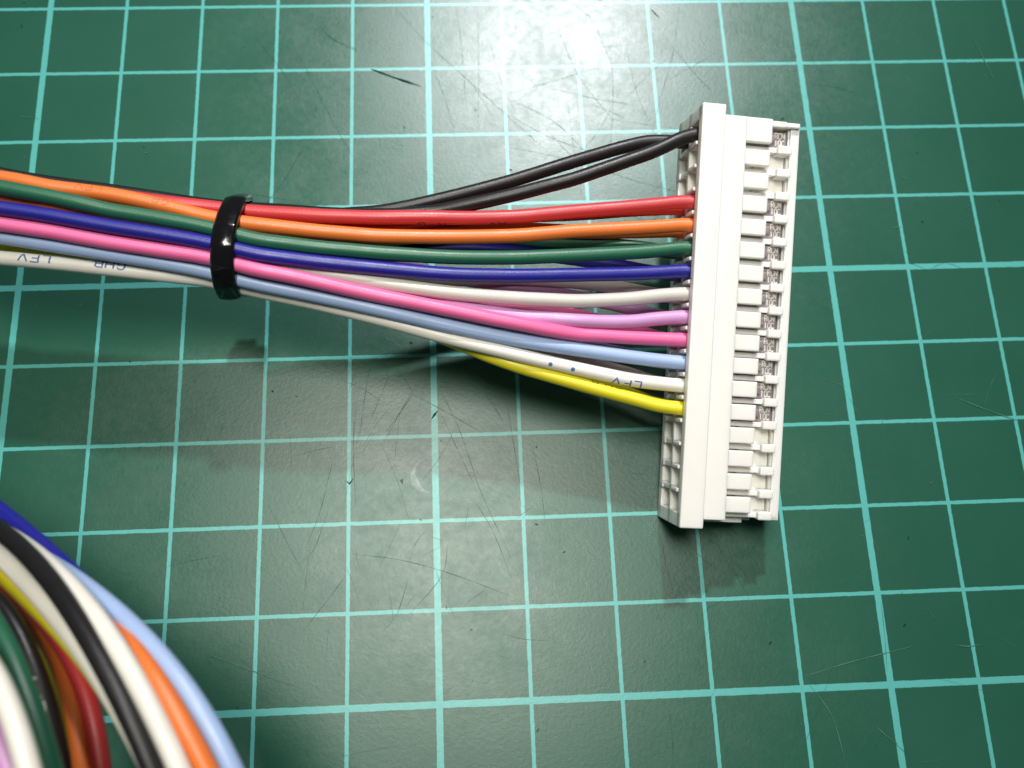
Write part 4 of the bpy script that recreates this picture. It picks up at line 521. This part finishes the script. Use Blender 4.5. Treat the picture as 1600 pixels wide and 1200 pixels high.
for pp in [((1257, 1057), (1330, 1034), (1425, 1010)), ((1490, 1007), (1512, 1010), (1535, 1006)), ((320, 1020), (400, 1050), (470, 1076)), ((1285, 45), (1278, 80), (1262, 122)),
           ((1394, 357), (1402, 356), (1408, 355)), ((1505, 325), (1514, 322), (1520, 320)), ((1520, 60), (1540, 100), (1552, 125)), ((32, 182), (48, 184), (62, 186)),
           ((244, 735), (248, 715), (252, 695)), ((1265, 1070), (1300, 1120), (1320, 1190)), ((1368, 1135), (1385, 1150), (1402, 1162)), ((1164, 840), (1170, 852), (1178, 868)),
           ((1448, 950), (1455, 960), (1462, 970)), ((1025, 950), (1030, 965), (1034, 972)), ((1023, 1150), (1030, 1148), (1045, 1140)), ((500, 40), (520, 60), (560, 80)),
           ((1490, 620), (1540, 640), (1598, 660)), ((130, 470), (126, 480), (118, 476)), ((1180, 940), (1184, 946), (1188, 942)), ((1485, 104), (1490, 112), (1492, 118))]:
    pale.append((px_line(*pp), 0.011))
for _ in range(60): pale.append(rand_cut(1150, 700, 420, 330, 60, 70, 0.1, 0.9, 0.004))
for _ in range(50):
    p = to_mat(rnd.uniform(0, 1600), rnd.uniform(0, 1200)); d = Vector((rnd.uniform(-1, 1), rnd.uniform(-1, 1), 0)).normalized()
    pale.append(([p, p + d * rnd.uniform(0.01, 0.05)], rnd.uniform(0.006, 0.014)))
strips('scuff', pale, M['scuff'], 0.0100)
strips('polished_crescent', [(px_line((657, 719), (648, 731), (645, 741), (648, 754), (657, 765), (672, 770)), 0.085)], M['gloss'], 0.0004)

# ------------------------------------------------------------------ the connector
CR = Matrix(((0.99377, 0.08488, 0.07228), (-0.06039, 0.95483, -0.29096), (-0.09371, 0.28478, 0.954)))
CO = Vector((7.6124, -7.2974, 0.8650))
conn = bpy.data.objects.new('wire_connector', None)
conn.matrix_world = Matrix.Translation(CO * S) @ CR.to_4x4()
scene.collection.objects.link(conn)
tag(conn, 'long white nylon two-row connector housing leaning with its far end raised', 'connector')
PITCH, L0, LF = 0.25, 0.1795, 4.536
WF, WROOT, WTIP, WRIM = 0.257, 0.515, 0.792, 1.167
NF = -0.056
def lc(k): return L0 + PITCH * (17 - k) + 0.085      # centre of position k (1 = far end)
FILLED = [1, 4, 5, 6, 7, 8, 9, 10, 11, 12, 13]
LB0, LB1 = 0.093, 4.443

# flange round the wire entries: a frame with two rows of open cells
bm = bmesh.new()
bm_box(bm, 0.0, WF, 0.0, LF, -0.125, 0.0, 0.014, 3)
bm_box(bm, 0.003, WF - 0.003, 0.01, LF - 0.01, -0.475, -0.415, 0.006)
bm_box(bm, 0.003, WF - 0.003, 0.004, LF - 0.004, -0.901, -0.785, 0.012)
bm_box(bm, 0.001, WF - 0.004, 0.001, 0.150, -0.86, -0.06, 0.008)
bm_box(bm, 0.001, WF - 0.004, LF - 0.150, LF - 0.001, -0.86, -0.06, 0.008)
for k in range(1, 18):
    l = lc(k)
    if k < 17:
        bm_box(bm, 0.006, WF - 0.006, l - 0.151, l - 0.099, -0.84, -0.08, 0.006)
        bm_box(bm, -0.016, 0.10, l - 0.143, l - 0.107, -0.36, -0.14, 0.004)
        bm_box(bm, -0.010, 0.10, l - 0.160, l - 0.090, -0.82, -0.72, 0.012)
bm_obj('flange', bm, M['nylon'], conn)

# housing: deck, cell walls, floors, end walls
bm = bmesh.new()
bm_box(bm, WF - 0.02, WROOT, LB0, LB1, -0.150, NF, 0.007)                 # deck carrying the latch fingers
bm_box(bm, WF - 0.02, 1.030, LB0 + 0.004, LB1 - 0.004, -0.470, -0.395, 0.004)     # floor between the two rows
bm_box(bm, WF - 0.02, 1.090, LB0 - 0.055, LB1 - 0.010, -0.850, -0.770, 0.008)     # underside
bm_box(bm, WF - 0.02, 0.790, LB0 - 0.052, LB0 + 0.06, -0.80, -0.30, 0.008)         # near end wall, lower half longer
bm_box(bm, 0.780, 0.955, LB0 - 0.046, LB0 + 0.03, -0.84, -0.50, 0.006)
bm_box(bm, WF - 0.02, 0.985, LB1 - 0.064, LB1 - 0.001, -0.845, -0.120, 0.008)
for k in range(1, 18):
    l = lc(k) - 0.125
    if k == 17: l += 0.012
    bm_box(bm, WF - 0.01, 1.06, l - 0.030, l + 0.026, -0.80, -0.175, 0.004)          # wall between cells
    bm_box(bm, 0.905, 1.06, l - 0.050, l + 0.040, -0.330, -0.115 - 0.002 * (k % 2), 0.012)     # its wide raised head
for k in range(1, 18):
    if k not in FILLED:                                # raised floor of the empty cells, short of the rim by a slit
        bm_box(bm, 0.70, 1.036, lc(k) - 0.105, lc(k) + 0.107, -0.40, -0.285, 0.006)
bm_obj('housing', bm, M['nylon'], conn)

# rim along the mating side
bm = bmesh.new()
bm_box(bm, 1.068, WRIM, LB0, LB1, -0.44, -0.200, 0.010)
bm_box(bm, 1.048, 1.100, LB0 + 0.003, LB1 - 0.003, -0.43, -0.232, 0.008)
bm_box(bm, 1.085, WRIM - 0.004, LB0 + 0.004, LB1 - 0.004, -0.845, -0.30, 0.008)
bm_box(bm, 0.98, 1.15, LB1 - 0.05, LB1 + 0.001, -0.80, -0.150, 0.010)
bm_box(bm, 0.975, 1.15, LB0 - 0.001, LB0 + 0.04, -0.50, -0.205, 0.008)
bm_obj('rim', bm, M['nylon'], conn)

# latch fingers, one per cell
for k in range(1, 18):
    bm = bmesh.new()
    a, b = lc(k) - 0.086, lc(k) + 0.084
    if k == 1: b = LB1
    bm_box(bm, WROOT - 0.01, WTIP + (0.012 if k == 1 else 0), a, b, -0.135, NF - 0.001, 0.012, 2)
    o = bm_obj('latch_finger', bm, M['nylon'], conn)

# crimp terminals, seen past the ends of the fingers, with stamped marking
def terminal(k):
    bm = bmesh.new()
    l = lc(k); j = rnd.uniform(-0.008, 0.008)
    bm_box(bm, 0.30, 1.020 + j, l - 0.088, l + 0.080, -0.232, -0.210, 0.004, 1)      # box roof
    bm_box(bm, 0.30, 1.020 + j, l - 0.092, l - 0.078, -0.390, -0.215, 0.003, 1)      # side walls
    bm_box(bm, 0.30, 1.020 + j, l + 0.070, l + 0.084, -0.390, -0.215, 0.003, 1)
    bm_box(bm, 0.800, 0.878 + j, l - 0.046, l + 0.040, -0.220, -0.170, 0.016, 2)      # locking lance
    t = bm_obj('terminal', bm, M['tin'], conn)
    verts, faces = [], []
    for word, y in (('RCN', 0.006), ('10C', -0.070)):
        quads, w = stroke_ribbons(word, 0.060, aspect=0.70, gap=0.13, width=0.22, sub=0.6)
        for q in quads:
            base = len(verts)
            for x, yy in q: verts.append((0.890 + j + x, l + y + yy, -0.2095))
            for x, yy in q: verts.append((0.890 + j + x, l + y + yy, -0.2035))
            faces += [(base + 4, base + 5, base + 6, base + 7)] + [(base + a, base + (a + 1) % 4, base + 4 + (a + 1) % 4, base + 4 + a) for a in range(4)]
    link_mesh('stamp', verts, faces, M['stamp'], t)
for k in FILLED: terminal(k)

# ------------------------------------------------------------------ the wires of the harness
R = 0.0755
colname = {'black': 'black', 'red': 'red', 'orange': 'orange', 'green': 'dark green', 'blue': 'dark blue', 'greywhite': 'grey-white', 'violet': 'lilac',
           'pink': 'pink', 'lightblue': 'light blue', 'white': 'cream white', 'yellow': 'yellow'}
upper = {'black': 'black wire entering the raised end of the connector, front one of the black pair',
         'red': 'red wire in the upper row, first below the black pair',
         'orange': 'orange wire in the upper row between the red and dark green wires',
         'green': 'dark green wire in the upper row between the orange and dark blue wires',
         'blue': 'dark blue wire in the upper row just below the dark green wire',
         'greywhite': 'grey-white wire in the upper row between the dark blue and lilac wires',
         'violet': 'lilac wire in the upper row between the grey-white and pink wires',
         'pink': 'bright pink wire running over the bundle to the connector above the light blue wire',
         'lightblue': 'light blue wire in the upper row between the pink and cream white wires',
         'white': 'cream white wire with blue print, entering the connector next to the yellow wire',
         'yellow': 'yellow wire in the upper row, lowest wire entering the connector'}
H = {}
for n, (ys, zs) in HARNESS.items():
    low = n.endswith('2'); base = n.rstrip('2')
    P = catmull([(x, y, z) for x, y, z in zip(HARNESS_X, ys, zs)], 0.06)
    o = tube(base.replace('greywhite', 'grey_white').replace('lightblue', 'light_blue') + '_wire', P, R, M[base])
    if low:
        lab = ('black wire behind the other black one, bowed higher on the way to the connector' if base == 'black' else
               '%s wire of the lower row, mostly hidden beneath the upper %s wire' % (colname[base], colname[base]))
    else:
        lab = upper[base]
    tag(o, lab, 'wire', 'wires of the tied harness')
    H[n] = (o, P)

def s_at(P, x):
    s = 0.0
    for a, b in zip(P[:-1], P[1:]):
        if b.x >= x: return s
        s += (b - a).length
    return s
o, P = H['white']
print_on_wire(P, R, 'LFV', s_at(P, 0.82), -0.05, 0.085, M['ink_blue'], o)
print_on_wire(P, R, 'GHB', s_at(P, 1.58), -0.30, 0.085, M['ink_blue'], o)
print_on_wire(P, R, '', s_at(P, 6.34), 0.55, 0.085, M['ink_blue'], o, dots=[(0.0, 0.024), (0.25, 0.024)])
print_on_wire(P, R, 'LFV', s_at(P, 7.00), 0.95, 0.085, M['ink_blue'], o)
o, P = H['red']
print_on_wire(P, R, 'R-G', s_at(P, 4.92), 1.85, 0.08, M['ink_black'], o)
print_on_wire(P, R, 'AV', s_at(P, 5.68), 1.7, 0.08, M['ink_black'], o)
o, P = H['orange']
print_on_wire(P, R, 'LFV', s_at(P, 1.5), -0.30, 0.07, M['ink_faint'], o)
print_on_wire(P, R, 'GR', s_at(P, 2.25), -0.30, 0.07, M['ink_faint'], o)
o, P = H['yellow']
print_on_wire(P, R, 'B', s_at(P, 6.72), -1.15, 0.08, M['ink_green'], o)
print_on_wire(P, R, 'H', s_at(P, 6.86), -1.2, 0.08, M['ink_green'], o)
print_on_wire(P, R, 'G', s_at(P, 7.00), -1.25, 0.08, M['ink_green'], o)
o, P = H['lightblue2']
print_on_wire(P, R, 'LFV', s_at(P, 7.15), -0.2, 0.08, M['ink_blue'], o)

# ------------------------------------------------------------------ the cable tie
TIE_X = 2.99
def hull(pts):
    pts = sorted(set(pts))
    def half(ps):
        h = []
        for p in ps:
            while len(h) > 1 and (h[-1][0] - h[-2][0]) * (p[1] - h[-2][1]) - (h[-1][1] - h[-2][1]) * (p[0] - h[-2][0]) <= 0: h.pop()
            h.append(p)
        return h
    a, b = half(pts), half(pts[::-1])
    return a[:-1] + b[:-1]
circ = []
cen = []
for n, (o, P) in H.items():
    p = min(P, key=lambda q: abs(q.x - TIE_X))
    cen.append(p)
    for k in range(24):
        a = 2 * math.pi * k / 24
        circ.append((round(p.y + R * 1.03 * math.cos(a), 4), round(p.z + R * 1.03 * math.sin(a), 4)))
inner = hull(circ)
cy = sum(p.y for p in cen) / len(cen); cz = sum(p.z for p in cen) / len(cen)
dxy = Vector((1.0, -0.165, -0.03)).normalized()           # bundle direction at the tie
tie = bpy.data.objects.new('cable_tie', None)
tie.location = Vector((TIE_X, cy, cz)) * S
scene.collection.objects.link(tie)
tag(tie, 'glossy black nylon cable tie cinched round the bundle of coloured wires', 'cable tie')
def band_ring(offset, half, cham):
    """closed band section swept round the bundle outline"""
    n = len(inner)
    nor = []
    for i in range(n):
        a, b = inner[i - 1], inner[(i + 1) % n]
        dx, dy = b[0] - a[0], b[1] - a[1]; m = math.hypot(dx, dy) or 1
        nor.append((dy / m, -dx / m))
    c2 = half - cham
    prof = [(-half, 0.0), (-half, offset - cham - 0.016), (-c2, offset - 0.016), (-c2 * 0.5, offset - 0.005), (0, offset), (c2 * 0.5, offset - 0.005), (c2, offset - 0.016), (half, offset - cham - 0.016), (half, 0.0)]
    verts, faces = [], []
    for i in range(n):
        for (u, t) in prof:
            y = inner[i][0] + nor[i][0] * t - cy; z = inner[i][1] + nor[i][1] * t - cz
            v = Vector((0, y, z)) + Vector((1, 0, 0)) * u
            v.x += -dxy.y / dxy.x * 0 + (y) * 0.10                  # ring sits slightly askew
            verts.append(v)
    k = len(prof)
    for i in range(n):
        j = (i + 1) % n
        for q in range(k):
            q2 = (q + 1) % k
            faces.append((i * k + q, j * k + q, j * k + q2, i * k + q2))
    return verts, faces
v, f = band_ring(0.075, 0.118, 0.020)
band = link_mesh('band', v, f, M['tie'], tie, smooth=True)
sharp = band.data.attributes.new('sharp_edge', 'BOOLEAN', 'EDGE')
for e in band.data.edges:
    if e.vertices[0] % 9 == e.vertices[1] % 9 and e.vertices[0] % 9 not in (3, 4, 5): sharp.data[e.index].value = True
zmin = min(p[1] for p in inner) - cz
bm = bmesh.new()
bm_box(bm, -0.22, 0.22, -0.25, 0.19, zmin - 0.34, zmin - 0.05, 0.05, 3)
bm_obj('head', bm, M['tie'], tie)
bm = bmesh.new()
bm_box(bm, -0.12, 0.12, 0.14, 0.40, zmin - 0.16, zmin - 0.08, 0.015, 2)
bm_obj('tail', bm, M['tie'], tie)

# ------------------------------------------------------------------ the looped wires in the near corner
coil_col = {'blue': 'blue', 'lightblue': 'lightblue', 'white': 'white', 'orange': 'orange', 'black': 'black', 'cream': 'white', 'yellow': 'yellow', 'red': 'red',
            'orange_b': 'orange', 'blue_b': 'blue', 'yellow_b': 'yellow', 'black_b': 'black', 'green': 'green', 'white_b': 'white', 'violet': 'violet', 'yellow_c': 'yellow'}
coil_lab = {
    'blue': 'dark blue wire along the outer edge of the loop in the near corner',
    'lightblue': 'light blue wire, outermost of the looped wires where they leave the picture',
    'white': 'bright white looped wire between the black and orange ones in the near corner',
    'orange': 'orange looped wire squeezed between the bright white and light blue ones',
    'black': 'black wire arching on top of the loop beside the bright white one',
    'cream': 'cream looped wire under the arching black wire in the near corner',
    'yellow': 'yellow looped wire showing as a thin stripe beneath the cream one',
    'red': 'red wire deep inside the loop, bending down beside the dark gap',
    'orange_b': 'orange wire deep inside the loop next to the red one',
    'blue_b': 'dark blue wire deep inside the loop between the orange and yellow ones',
    'yellow_b': 'yellow wire deep inside the loop beside the dark grey printed one',
    'black_b': 'dark grey looped wire with faint print beside the green one',
    'green': 'green wire in the inner side of the loop in the near corner',
    'white_b': 'off-white looped wire between the green and lilac ones in the corner',
    'violet': 'lilac looped wire cut off by the corner of the picture',
    'yellow_c': 'yellow looped wire only just showing in the very corner beside the lilac one'}
for n, pts in COIL.items():
    P = catmull(pts, 0.10)
    c = coil_col[n]
    o = tube({'greywhite': 'grey_white', 'lightblue': 'light_blue'}.get(c, c) + '_wire', P, R, M[c])
    tag(o, coil_lab[n], 'wire', 'looped wires in the near corner')
    if n == 'black_b':
        print_on_wire(P, R, 'LFV', sum((b - a).length for a, b in zip(P[:-1], P[1:])) * 0.5, 0.3, 0.08, M['greywhite'], o)
